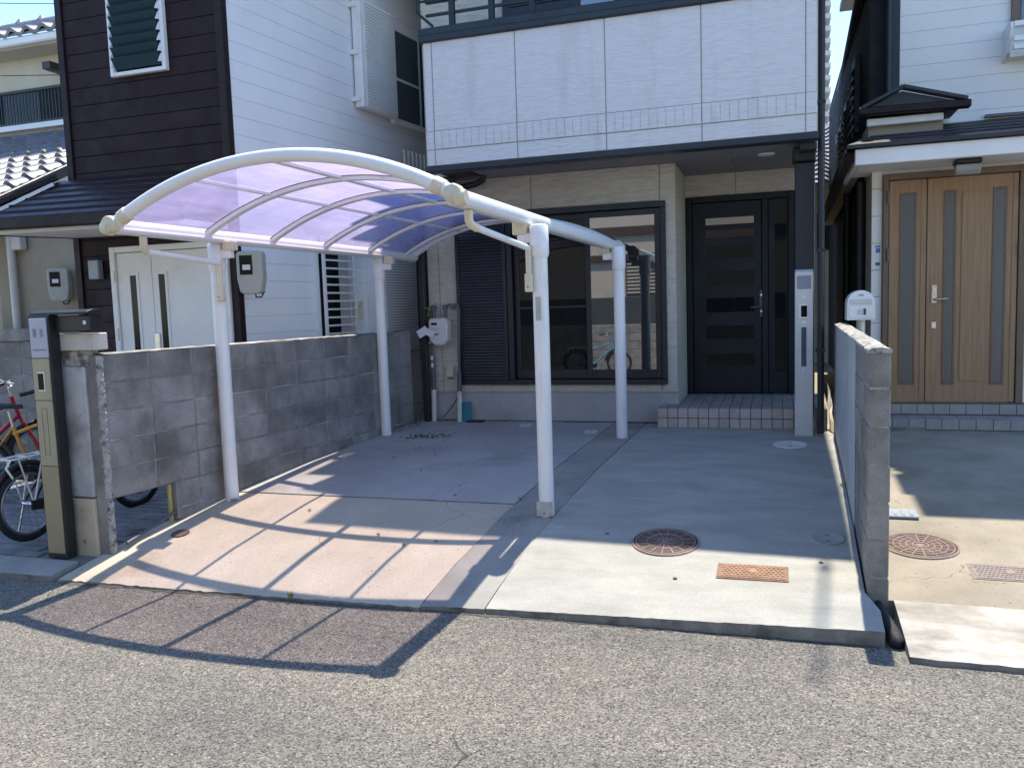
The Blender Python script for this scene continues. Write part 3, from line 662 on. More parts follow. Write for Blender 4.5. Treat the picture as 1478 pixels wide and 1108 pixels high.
# ------------------------------------------------------------------ the house with the navy door
def main_house():
    t = thing('house', 'two-storey cream house with pale panelled balcony, navy door and dark trim', 'house', (-1.6, 9, .43))
    WY, DY, BY = 8.60, 9.60, 7.75
    # ground floor walls: stone-textured siding panels with sealant joints
    def wall(name, m_, *c, bevel=.004): return BX(name, m_, t, *c, bevel=bevel)
    MB().box(-3.735, WY+.012, .75, -3.39, WY+.30, 3.10).box(-1.07, WY+.012, .75, -.99, WY+.30, 3.10).box(-3.389, WY+.012, 2.73, -1.071, WY+.30, 3.10).box(-3.389, WY+.012, .75, -1.071, WY+.30, .845).box(-3.389, WY+.12, .846, -1.071, WY+.30, 2.729).build('wall_core', 'sealant_grey', t)
    xs = [-3.74, -3.60, -2.50, -1.13, -.978]
    for a, b in zip(xs, xs[1:]):
        if b < -3.5: wall('siding_panel', 'siding_stone', a, WY, .775, b-.008, WY+.03, 3.095)
        elif a < -2: # split round the window
            wall('siding_panel', 'siding_stone', a, WY, 2.735, b-.008, WY+.03, 3.095)
            if a < -3: wall('siding_panel', 'siding_stone', a, WY, .775, -3.40, WY+.03, 2.73)
        elif b < -1.0: wall('siding_panel', 'siding_stone', a, WY, 2.735, b-.008, WY+.03, 3.095)
        else: wall('siding_panel', 'siding_stone', a, WY, .775, b, WY+.03, 3.095)
    wall('siding_panel', 'siding_stone', -3.395, WY, .775, -1.14, WY+.03, .842)
    BX('foundation', 'foundation', t, -3.71, WY+.015, .28, -1.0, WY+.35, .762, bevel=.004)
    BX('base_flashing', 'siding_stone', t, -3.735, WY+.004, .763, -.985, WY+.05, .774)
    # return wall beside the porch, wall above and beside the door
    BX('porch_side_wall', 'siding_stone', t, -1.0, WY+.032, .63, -.977, DY, 3.2)
    BX('porch_back_wall', 'siding_stone', t, -.977, DY, 2.86, -.43, DY+.06, 3.26); BX('porch_back_wall', 'siding_stone', t, -.424, DY, 2.86, .40, DY+.06, 3.26)
    BX('porch_back_wall', 'siding_stone', t, .20, DY, .60, .40, DY+.06, 2.855)
    BX('house_side_wall', 'siding_stone', t, -3.72, WY+.302, .76, -3.69, 15, 6.0); BX('house_side_wall', 'siding_stone', t, .36, DY+.062, .5, .40, 15, 6.0)
    BX('house_core', 'trim_black', t, -3.68, DY+.3, .45, .35, 15, 6.0)
    # window: frame, shutter box, two sashes
    w_ = BX('window_frame', 'frame_navy', t, -3.385, WY-.03, 2.665, -1.075, WY+.09, 2.725, bevel=.004)
    BX('window_frame', 'frame_navy', t, -3.385, WY-.045, .848, -1.075, WY+.09, .90, bevel=.004)
    BX('window_frame', 'frame_navy', t, -1.13, WY-.03, .901, -1.075, WY+.09, 2.664, bevel=.004)
    BX('window_frame', 'frame_navy', t, -2.80, WY-.03, .901, -2.74, WY+.09, 2.664, bevel=.004)
    sh = BX('shutter', 'shutter_navy', t, -3.385, WY-.02, .87, -2.805, WY+.02, 2.66)
    mb = MB()
    for k in range(52):
        z = .90+k*.0335; mb.prism([(-3.345, WY-.02, z), (-3.345, WY-.034, z+.006), (-3.345, WY-.030, z+.026), (-3.345, WY-.02, z+.031)], (.50, 0, 0))
    mb.build('slats', 'shutter_navy', sh, kind='stuff')
    for a, b in ((-3.385, -3.345), (-2.845, -2.805)): BX('stile', 'frame_navy', sh, a, WY-.045, .90, b, WY-.0205, 2.664, bevel=.003)
    for a, b, gm, y in ((-2.735, -1.86, 'glass_dim', WY+.045), (-1.93, -1.135, 'glass_window', WY+.012)):
        s = MB().box(a, y, .905, a+.055, y+.03, 2.66).box(b-.06, y, .905, b, y+.03, 2.66).box(a+.055, y, .905, b-.06, y+.03, 1.0).box(a+.055, y, 2.60, b-.06, y+.03, 2.66).build('sash', 'frame_navy', t, .003)
        BX('pane', gm, s, a+.05, y+.012, .99, b-.055, y+.018, 2.605)
        if gm == 'glass_dim': BX('sash_bar', 'frame_navy', s, a+.055, y+.006, 1.668, b-.06, y+.024, 1.69)
    # balcony: panels with recessed sealant joints
    BX('balcony_core', 'sealant', t, -3.32, BY+.005, 3.10, .335, BY+.14, 4.31)
    BX('balcony_side', 'siding_balcony', t, -3.325, BY+.012, 3.10, -3.321, WY+.5, 4.31); BX('balcony_side', 'siding_balcony', t, .336, BY+.012, 3.10, .34, WY+.5, 4.31)
    vx = [-3.325, -3.235, -2.375, -1.505, -.635, .245, .34]
    for i, (a, b) in enumerate(zip(vx, vx[1:])):
        for z0, z1 in ((3.462, 4.312), (3.125, 3.275)):
            BX('siding_panel', 'siding_balcony', t, a+.006, BY, z0, b-.006, BY+.02, z1, bevel=.003)
        if 0 < i < 5:
            n = 11
            for k in range(n):
                u0, u1 = lerp(a+.004, b-.004, k/n), lerp(a+.004, b-.004, (k+1)/n)
                BX('rib_tile', 'siding_balcony', t, u0+.002, BY-.008, 3.281, u1-.002, BY+.02, 3.456, bevel=.003)
        if 0 < i < 5: BX('rib_backing', 'siding_balcony', t, a+.004, BY-.001, 3.281, b-.004, BY+.0095, 3.456)
        else: BX('rib_tile', 'siding_balcony', t, a+.004, BY-.006, 3.281, b-.004, BY+.02, 3.456, bevel=.003)
    BX('balcony_coping', 'trim_navy', t, -3.36, BY-.035, 4.313, .355, BY+.18, 4.445, bevel=.008)
    BX('coping_line', 'trim_black', t, -3.362, BY-.039, 4.372, .357, BY-.036, 4.377)
    BX('balcony_base_trim', 'trim_navy', t, -3.335, BY-.012, 3.062, .35, BY+.14, 3.122, bevel=.006)
    # soffit boards
    for a, b in ((-3.32, -2.42), (-2.416, -1.5), (-1.496, -.42), (-.416, .33)): BX('soffit_board', 'soffit', t, a, BY+.142, 3.098, b, DY+.02, 3.112)
    BX('soffit_vent', 'trim_black', t, -3.30, 8.05, 3.086, -2.98, 8.35, 3.096)
    mb = MB().lathe([(.0, 0), (.062, 0), (.078, .006), (.082, .018)], (-.09, 8.55, 3.082), 24); dl = mb.build('downlight', 'white_paint', t)
    MB().lathe([(.0, 0), (.05, 0), (.055, -.004)], (-.09, 8.55, 3.085), 20).build('lens', 'lamp_glass', dl)
    # corner pillar with its bracket head and the beam return
    BX('porch_pillar', 'trim_black', t, .165, 8.10, .60, .335, 8.27, 2.92, bevel=.006)
    BX('pillar_head', 'trim_black', t, .145, 8.07, 2.93, .345, 8.30, 3.06, bevel=.012)
    BX('pillar_beam', 'trim_navy', t, .20, BY+.142, 3.0, .345, 8.068, 3.06, bevel=.006)
    # downpipes
    MB().tube([(.385, 7.98, .45), (.385, 7.98, 6.4)], .030, 12).build('downpipe', 'trim_black', t)
    for z in (1.2, 2.1, 3.4): MB().box(.34, 7.95, z, .42, 8.01, z+.03).build('pipe_clip', 'trim_black', t)
    MB().box(-3.80, 8.46, .42, -3.735, 8.53, 2.85).build('downpipe', 'trim_black', t, .008)
    MB().tube([(-3.77, 8.495, 2.84), (-3.72, 8.49, 2.93), (-3.05, 8.42, 3.02), (-2.97, 8.4, 3.05), (-2.97, 8.4, 3.10)], .034, 10).build('downpipe_offset', 'trim_black', t)
    # side awning beam seen left of the balcony
    MB().beam((-3.33, 8.3, 3.04), (-3.95, 10.3, 3.30), .10, .12).build('side_eave', 'trim_black', t)
    # balcony railing
    rl = BX('railing', 'trim_black', t, -3.30, BY+.03, 4.70, .34, BY+.085, 4.745, bevel=.006)
    BX('mid_rail', 'trim_black', rl, -3.30, BY+.045, 4.575, .34, BY+.07, 4.60)
    for k in range(9):
        x = -3.05+k*.41; BX('railing_post', 'trim_black', rl, x, BY+.035, 4.446, x+.055, BY+.08, 4.699)
    MB().tube([(-3.30, BY+.03, 4.72), (-3.36, BY-.02, 4.70), (-3.36, BY-.02, 4.60), (-3.20, BY-.02, 4.455)], .014, 8).build('railing_hook', 'trim_black', rl)
    # upper floor wall, its window and shutter behind the railing
    BX('upper_wall', 'siding_stone', t, -3.70, WY+.01, 3.12, .40, WY+.06, 6.3)
    u = BX('upper_window', 'frame_navy', t, -2.75, WY-.03, 4.3, -.9, WY+.008, 6.0)
    BX('pane', 'glass_window', u, -1.9, WY-.036, 4.35, -.95, WY-.031, 5.95)
    mb = MB()
    for k in range(14): mb.box(-2.70, WY-.045, 4.35+k*.12, -2.0, WY-.031, 4.35+k*.12+.085)
    mb.build('shutter_slats', 'shutter_navy', u)
    # roof: eave over the balcony and main roof
    r = MB().hexa([(-3.06, 7.74, 6.52), (.64, 7.60, 6.52), (.64, 9.47, 6.52), (-3.06, 9.47, 6.52)], [(-3.06, 7.74, 6.62), (.64, 7.60, 6.62), (.64, 9.47, 6.62), (-3.06, 9.47, 6.62)]).build('roof', 'roof_slate', t)
    BX('shadow_roof_side', 'roof_slate', r, -4.25, 9.475, 6.50, .64, 10.5, 6.61); BX('roof_back', 'roof_slate', r, -3.62, 10.505, 6.50, .64, 15.3, 6.61); MB().hexa([(-3.50, 8.36, 6.515), (-3.062, 8.25, 6.515), (-3.062, 9.47, 6.515), (-3.24, 9.47, 6.515)], [(-3.50, 8.36, 6.615), (-3.062, 8.25, 6.615), (-3.062, 9.47, 6.615), (-3.24, 9.47, 6.615)]).build('shadow_roof_step', 'roof_slate', r)  # unseen side and step pieces added, outlines cut to cast the driveway shadow edges
    MB().prism([(-3.6, 10.6, 6.63), (-3.6, 15.3, 6.63), (-3.6, 12.6, 7.7)], (4.2, 0, 0)).build('roof_ridge', 'roof_slate', r)
    mb = MB().tube([(.555, 8.6, 6.6), (.555, 8.6, 11.9)], .018, 6)
    mb.lathe([(0, -.09), (.07, -.05), (.07, .05), (0, .09)], (.555, 8.6, 8.62), 10).lathe([(0, -.05), (.04, -.03), (.04, .03), (0, .05)], (.555, 8.6, 9.3), 8)
    mb.build('antenna', 'pipe_grey', r)
    # front door
    fr = MB().box(-.97, DY-.05, .64, -.905, DY+.05, 2.85).box(.125, DY-.05, .64, .19, DY+.05, 2.85).box(-.905, DY-.05, 2.785, .125, DY+.05, 2.85).box(-.15, DY-.045, .64, -.085, DY+.05, 2.785).build('door_frame', 'door_navy', t, .004)
    d = BX('door', 'door_navy', t, -.90, DY-.02, .645, -.155, DY+.02, 2.78, bevel=.003)
    def pane(z0, z1, gm): BX('door_pane', gm, d, -.755, DY-.024, z0, -.235, DY-.021, z1); MB().box(-.775, DY-.03, z0-.018, -.215, DY-.021, z0).box(-.775, DY-.03, z1, -.215, DY-.021, z1+.018).build('pane_trim', 'door_navy', d)
    pane(2.535, 2.61, 'glass_upper'); pane(2.40, 2.475, 'glass_upper')
    for z0, z1 in ((2.15, 2.30), (1.86, 2.02), (1.56, 1.72), (1.26, 1.41), (.93, 1.09)): pane(z0, z1, 'glass_door')
    h = BX('handle_plate', 'pipe_grey', d, -.178, DY-.034, 1.50, -.142, DY-.0205, 1.80, bevel=.004)
    MB().tube([(-.16, DY-.035, 1.61), (-.16, DY-.07, 1.61), (-.18, DY-.075, 1.61), (-.27, DY-.075, 1.605)], .010, 8).build('lever', 'pipe_grey', h)
    for z in (1.56, 1.74): MB().tube([(-.16, DY-.034, z), (-.16, DY-.042, z)], .012, 12).build('lock', 'chrome', h)
    s = BX('sidelight', 'door_navy', t, -.08, DY-.015, .645, .12, DY+.02, 2.78)
    BX('pane', 'glass_door', s, -.015, DY-.02, .88, .105, DY-.0155, 2.69)
    # tiled porch step
    st = BX('porch_step', 'grout', t, -1.148, 8.312, .35, .462, DY, .628)
    p = .1005
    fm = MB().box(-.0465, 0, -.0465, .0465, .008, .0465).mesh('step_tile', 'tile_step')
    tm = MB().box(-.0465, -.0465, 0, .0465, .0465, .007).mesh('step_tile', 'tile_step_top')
    lm = MB().box(0, -.0465, -.0465, .008, .0465, .0465).mesh('step_tile', 'tile_step')
    for i in range(16):
        x = -1.148+.0505+i*p
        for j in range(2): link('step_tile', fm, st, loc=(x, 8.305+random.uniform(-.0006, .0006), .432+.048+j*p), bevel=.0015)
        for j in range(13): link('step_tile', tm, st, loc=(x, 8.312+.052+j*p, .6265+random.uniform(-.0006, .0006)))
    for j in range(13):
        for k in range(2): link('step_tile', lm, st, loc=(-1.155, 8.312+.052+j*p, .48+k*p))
    return t
main_house()

# ------------------------------------------------------------------ brown house on the left
SK = .13
def sideX(y): return -4.68+(y-6.45)*SK                 # white side wall of the brown house
def side_pt(y, z, off=0): return Vector((sideX(y)+off*.9916, y-off*.129, z))
def side_box(mb, y0, y1, z0, z1, o0, o1):
    b = [side_pt(y0, z0, o0), side_pt(y0, z0, o1), side_pt(y1, z0, o1), side_pt(y1, z0, o0)]
    return mb.hexa(b, [p+Vector((0, 0, z1-z0)) for p in b])
def SB(name, m_, parent, y0, y1, z0, z1, o0, o1, bevel=0, **k): return side_box(MB(), y0, y1, z0, z1, o0, o1).build(name, m_, parent, bevel, **k)
def brown_house():
    FY = 6.42
    t = thing('house', 'brown-fronted house with white side wall, white double door and low brown porch roof', 'house', (-5.6, 6.6, .15))
    BX('wall_core', 'brown_trim', t, -6.50, FY+.03, .1, -4.72, FY+.12, 5.96)
    # front siding boards
    z = 1.05; k = 0
    while z < 5.6:
        z1 = z+.158
        if z1 < 2.43: BX('siding_board', 'brown_siding', t, -6.44, FY, z, -6.075, FY+.022, z1-.0035, bevel=.003)
        else: BX('siding_board', 'brown_siding', t, -6.44, FY, z, -4.735, FY+.022, z1-.0035, bevel=.003)
        z = z1
    BX('corner_trim', 'brown_trim', t, -6.515, FY-.02, .1, -6.442, FY+.02, 5.96, bevel=.004)
    BX('corner_trim', 'brown_trim', t, -4.732, FY-.022, .1, -4.655, FY+.06, 5.96, bevel=.004)
    # upper louvre window
    w_ = MB().box(-5.885, FY-.05, 3.94, -5.845, FY+.0, 5.3).box(-5.30, FY-.05, 3.94, -5.26, FY, 5.3).box(-5.845, FY-.05, 3.94, -5.30, FY, 3.975).build('louvre_window', 'white_paint', t, .004)
    BX('recess', 'glass_black', w_, -5.845, FY-.008, 3.976, -5.30, FY-.001, 5.3)
    for k in range(14):
        z = 3.995+k*.092
        MB().obox((-5.5725, FY-.055, z+.05), (.262, 0, 0), (0, .003, 0), (0, -.034, .046)).build('louvre', 'glass_louvre', w_)
        for x in (-5.842, -5.303): MB().prism([(x-.006, FY-.05, z+.02), (x-.006, FY-.088, z+.012), (x-.006, FY-.05, z+.09)], (.012, 0, 0)).build('louvre_clip', 'white_paint', w_)
    # porch roof of standing battens
    r = MB().hexa([(-7.05, 5.70, 2.585), (-4.66, 5.70, 2.555), (-4.66, FY-.025, 2.995), (-6.62, FY-.025, 3.01)], [(-7.05, 5.70, 2.63), (-4.66, 5.70, 2.60), (-4.66, FY-.025, 3.035), (-6.62, FY-.025, 3.05)]).build('porch_roof', 'brown_roof', t)
    for k in range(1, 6):
        u = k/6; a = Vector((lerp(-7.05, -6.62, u)+.03, lerp(5.70, FY-.025, u), lerp(2.63, 3.05, u)+.006)); b = Vector((-4.67, lerp(5.70, FY-.025, u), lerp(2.60, 3.035, u)+.006))
        MB().beam(a, b, .02, .016).build('roof_seam', 'brown_trim', r)
    MB().beam((-7.07, 5.69, 2.65), (-6.62, FY-.05, 3.085), .09, .06).build('verge_trim', 'brown_trim', r, .01)
    MB().beam((-6.86, 5.75, 2.66), (-6.54, 6.25, 3.0), .016, .03).build('verge_flashing', 'white_paint', r)
    MB().beam((-7.10, 5.655, 2.585), (-4.62, 5.655, 2.55), .085, .11).build('gutter', 'brown_trim', r, .014, 2)
    MB().hexa([(-6.80, 5.74, 2.50), (-4.72, 5.74, 2.475), (-4.72, FY-.005, 2.475), (-6.48, FY-.005, 2.50)], [(-6.80, 5.74, 2.545), (-4.72, 5.74, 2.52), (-4.72, FY-.005, 2.52), (-6.48, FY-.005, 2.545)]).build('porch_soffit', 'white_paint', r)
    MB().beam((-6.80, 5.735, 2.522), (-6.475, FY, 2.522), .02, .06).build('soffit_edge', 'brown_trim', r)
    # double door
    fr = MB().box(-6.065, FY-.05, .25, -6.005, FY+.01, 2.385).box(-4.79, FY-.05, .25, -4.735, FY+.01, 2.385).box(-6.005, FY-.05, 2.33, -4.79, FY+.01, 2.385).build('door_frame', 'white_paint', t, .005)
    for a, b, gx in ((-6.0, -5.60, -5.85), (-5.595, -4.795, -5.52)):
        d = BX('door_leaf', 'door_white', t, a, FY-.03, .25, b, FY-.004, 2.325, bevel=.004)
        MB().box(gx-.03, FY-.036, 1.3, gx, FY-.031, 2.14).box(gx+.07, FY-.036, 1.3, gx+.10, FY-.031, 2.14).box(gx, FY-.036, 2.11, gx+.07, FY-.031, 2.14).build('glass_trim', 'door_white', d, .002)
        BX('slit_pane', 'glass_black', d, gx, FY-.034, .6, gx+.07, FY-.0305, 2.11)
    d = BX('door_panel', 'door_white', d, -5.36, FY-.036, .5, -4.90, FY-.031, 2.15, bevel=.004)
    hp = BX('door_handle', 'steel', fr, -5.60, FY-.05, 1.40, -5.54, FY-.031, 1.56, bevel=.004)
    for z in (2.05, 1.5): MB().tube([(-6.02, FY-.055, z), (-6.02, FY-.055, z+.11)], .009, 8).build('hinge', 'steel', fr)
    BX('wall_lamp', 'display_grey', t, -6.31, FY-.07, 2.09, -6.185, FY-.001, 2.275, bevel=.008, label='square frosted wall lamp on the brown siding beside the white door')
    # white side wall of horizontal boards
    SB('side_core', 'white_siding', t, 6.56, 13.3, .2, 5.96, -.12, -.016)
    z = .37; k = 0
    while z < 5.6:
        SB('side_board', 'white_siding', t, 6.475, 13.4, z, z+.163, -.014, 0, bevel=.002); z += .165
    # shuttered window upstairs
    fr = SB('side_window', 'white_paint', t, 9.06, 10.35, 3.90, 5.03, .001, .07, bevel=.004)
    SB('pane', 'glass_screen', fr, 9.09, 9.62, 3.96, 4.97, .0705, .074); SB('pane', 'glass_teal', fr, 9.67, 10.30, 3.96, 4.97, .0705, .074)
    SB('meeting_rail', 'white_paint', fr, 9.09, 9.62, 4.40, 4.43, .0745, .08)
    sh = SB('shutter_case', 'white_paint', t, 8.36, 9.04, 3.94, 5.10, .02, .13, bevel=.006)
    mb = MB()
    for k in range(36): side_box(mb, 8.43, 9.02, 3.97+k*.031, 3.97+k*.031+.017, .1305, .143)
    mb.build('slats', 'white_paint', sh, kind='stuff')
    for z in (4.0, 4.5, 5.0): SB('case_bracket', 'white_paint', sh, 8.325, 8.36, z, z+.05, .001, .10)
    # grilled window downstairs
    fr = SB('grille_window', 'white_paint', t, 7.50, 8.12, 1.30, 2.50, .001, .03)
    SB('pane', 'glass_dim', fr, 7.56, 7.88, 1.34, 2.46, .0305, .036); SB('curtain', 'sticker', fr, 7.88, 8.06, 1.34, 2.46, .0305, .034)
    for y in (7.555, 8.075): SB('grille_upright', 'white_paint', fr, y, y+.03, 1.25, 2.5, .075, .10)
    for k in range(14): SB('grille_bar', 'white_paint', fr, 7.586, 8.074, 1.30+k*.085, 1.30+k*.085+.018, .08, .095)
    SB('vent_cover', 'plastic_cream', t, 8.16, 8.28, 1.62, 1.82, .001, .05, bevel=.006)
    # second shutter case downstairs
    sh = SB('shutter_case', 'white_paint', t, 8.44, 8.62, 1.2, 2.44, .001, .14, bevel=.004)
    s2 = SB('shutter', 'lid_grey', t, 8.63, 9.35, 1.2, 2.40, .02, .10)
    mb = MB()
    for k in range(38): side_box(mb, 8.64, 9.32, 1.22+k*.031, 1.22+k*.031+.022, .1005, .109)
    mb.build('slats', 'white_paint', s2, kind='stuff')
    # upper eave
    SB('side_eave', 'brown_trim', t, 6.2, 13.6, 5.62, 5.80, -.2, .30)
    MB().hexa([(-6.7, 6.44, 5.97), (-4.34, 6.44, 5.97), (-3.5, 13.4, 5.97), (-6.7, 13.4, 5.97)], [(-6.7, 6.44, 6.07), (-4.34, 6.44, 6.07), (-3.5, 13.4, 6.07), (-6.7, 13.4, 6.07)]).build('roof', 'brown_roof', t)
    for k in range(6): MB().tube([side_pt(9.15+k*.09, 3.38, .12), side_pt(9.15+k*.09, 3.60, .12)], .018, 8).build('pipe_end', 'pipe_white', t)
    return t
brown_house()
def meter(name, label, c, face, k=1.0, m_='meter_beige'):
    """electricity meter: box with rounded top, window, tapered foot; face 'front' (-Y)"""
    t = thing(name, label, 'meter', c, 'electricity meters', local=True)
    w_, h, d = .125*k, .40*k, .12*k
    prof = [(-w_, h*.35), (-w_*.82, .02*k), (-w_*.55, 0), (w_*.55, 0), (w_*.82, .02*k), (w_, h*.35), (w_, h*.93), (w_*.85, h), (-w_*.85, h), (-w_, h*.93)]
    b = MB().prism([(x, 0, z) for x, z in prof], (0, d, 0)).build('case', m_, t, .012, 2)
    BX('window', 'glass_black', b, -w_*.72, -.004, h*.45, w_*.25, .002, h*.90)
    BX('dial', 'paper', b, -w_*.5, -.006, h*.56, w_*.1, -.0045, h*.68)
    MB().tube([(w_*.2, d*.5, .01), (w_*.22, d*.5, -.03), (w_*.6, d*.6, -.03), (w_*.75, d*.9, .02)], .008, 6).build('cable', 'wire', b)
    MB().tube([(w_, d*.4, h*.5), (w_+.02, d*.4, h*.5)], .008, 6).build('seal', 'steel', b)
    t.rotation_euler = (0, 0, face); return t
meter('electric_meter', 'pale electricity meter on the corner of the white side wall', (-4.48, 6.33, 1.89), math.radians(14), .95)
meter('electric_meter', 'grey electricity meter on the beige wall beside a white drainpipe', (-7.84, 7.44, 1.93), math.radians(24), .93, 'meter_beige')

# ------------------------------------------------------------------ tiled house at the far left
def tiled_house():
    t = thing('house', 'cream house with grey tiled roofs and a barred upper window, beyond the brown house', 'house', (-10, 10, .2))
    BX('upper_wall', 'cream_wall', t, -15, 10.5, 3.0, -9.3, 10.7, 6.05)
    BX('lower_wall', 'cream_wall', t, -12.5, 8.2, .15, -9.0, 8.4, 3.30); BX('wall_edge', 'beige_wall', t, -8.998, 8.19, .15, -8.93, 8.42, 3.30)
    BX('beige_wall', 'beige_wall', t, -8.93, 7.62, .15, -6.5, 7.80, 3.2)
    MB().tube([(-8.62, 7.55, .2), (-8.62, 7.55, 2.9)], .045, 12).build('drainpipe', 'pipe_white', t); BX('pipe_joint', 'pipe_white', t, -8.56, 7.50, 2.55, -8.42, 7.60, 2.95, bevel=.01)
    wf = MB().box(-11.98, 10.42, 4.83, -10.4, 10.499, 4.87).box(-11.98, 10.42, 5.33, -10.4, 10.499, 5.37).box(-11.98, 10.42, 4.87, -11.88, 10.499, 5.33).build('window_frame', 'trim_black', t)
    BX('pane', 'glass_screen', wf, -11.88, 10.46, 4.87, -11.1, 10.495, 5.33); BX('pane', 'green_net', wf, -11.1, 10.46, 4.87, -10.4, 10.495, 5.33)
    for k in range(22): x = -11.86+k*.066; BX('window_bar', 'trim_black', wf, x, 10.43, 4.87, x+.018, 10.445, 5.33)
    BX('window_sill', 'white_paint', t, -12.1, 10.36, 4.74, -10.2, 10.499, 4.82)
    BX('eave_gutter', 'white_paint', t, -15, 9.98, 5.88, -9.3, 10.08, 6.0, bevel=.02); BX('eave_soffit', 'cream_wall', t, -15, 10.08, 5.86, -9.3, 10.499, 5.90)
    BX('wall_bracket', 'trim_black', t, -10.70, 10.2, 5.55, -10.55, 10.499, 5.66)
    # roof tiles: wavy pantiles, one mesh, copied over both roof planes
    def tile(wd, ln):
        mb = MB(); n = 6
        def f(u, v): return ((u-.5)*wd, (v-.5)*ln, .045*math.cos(2*PI*(u-.30))+.045*(1-v))
        mb.grid(f, n, 1); mb.grid(lambda u, v: ((u-.5)*wd, -.5*ln, .045*math.cos(2*PI*(u-.30))+.045-.055*v), n, 1, False)
        return mb.mesh('roof_tile', 'roof_tile')
    RZ = lambda y: 4.66-.5*(10.45-y)
    sl0 = math.atan(.5); tm = tile(.27, .30); y0 = 6.75
    rf = MB().hexa([(-13.5, y0, RZ(y0)-.10), (-8.66, y0, RZ(y0)-.10), (-8.66, 10.48, RZ(10.48)-.10), (-13.5, 10.48, RZ(10.48)-.10)], [(-13.5, y0, RZ(y0)-.04), (-8.66, y0, RZ(y0)-.04), (-8.66, 10.48, RZ(10.48)-.04), (-13.5, 10.48, RZ(10.48)-.04)]).build('lower_roof', 'roof_tile', t)
    for j in range(14):
        for i in range(13):
            y = y0+.13+j*.262; link('roof_tile', tm, rf, loc=(-8.79-i*.27, y, RZ(y)), rot=(sl0, 0, 0))
    MB().beam((-8.63, y0, RZ(y0)-.05), (-8.63, 10.45, RZ(10.45)-.05), .07, .13).build('verge_tile', 'trim_black', rf, .01); MB().beam((-8.66, y0+.05, RZ(y0+.05)-.22), (-8.66, 10.45, RZ(10.45)-.22), .05, .20).build('fascia', 'white_paint', rf)
    MB().beam((-13.5, y0-.05, RZ(y0)-.08), (-8.6, y0-.05, RZ(y0)-.08), .10, .09).build('gutter', 'brown_trim', rf, .015)
    r2 = MB().hexa([(-15, 9.96, 6.0), (-9.3, 9.96, 6.0), (-9.3, 12.5, 7.1), (-15, 12.5, 7.1)], [(-15, 9.96, 6.04), (-9.3, 9.96, 6.04), (-9.3, 12.5, 7.14), (-15, 12.5, 7.14)]).build('upper_roof', 'roof_tile', t)
    sl = math.atan2(1.1, 2.54); t2 = tile(.30, .30)
    for j in range(3):
        for i in range(13):
            link('roof_tile', t2, r2, loc=(-13.0+i*.30, 10.08+j*.26, 6.09+j*.26*math.tan(sl)), rot=(sl, 0, 0))
    MB().tube([(-15, 10.75, 6.44), (-9.3, 10.75, 6.44)], .10, 8).build('ridge', 'roof_tile', r2)
    for k in range(9): MB().tube([(-13+k*.45, 10.75, 6.50), (-13+k*.45, 10.75, 6.58)], [.09, .03], 8).build('ridge_cap', 'roof_tile', r2)
tiled_house()
def yard_wall():
    t = thing('block_fence', 'low bluish block wall with dark coping behind the red bicycle', 'wall', (-8.8, 7.2, .2))
    m1 = block_mesh(.39, .19, .1, 'block_right')
    for c in range(6):
        for k in range(6):
            link('concrete_block', m1, t, loc=(-10.2+k*.4+.2, 7.25, .30+c*.2+.095))
    BX('mortar', 'mortar', t, -10.2, 7.205, .15, -7.82, 7.295, 1.48); BX('coping', 'block', t, -10.2, 7.17, 1.492, -7.78, 7.33, 1.63, bevel=.006)
    BX('kerb', 'concrete_white', t, -10.2, 6.9, .10, -7.6, 7.15, .21, bevel=.01)
yard_wall()

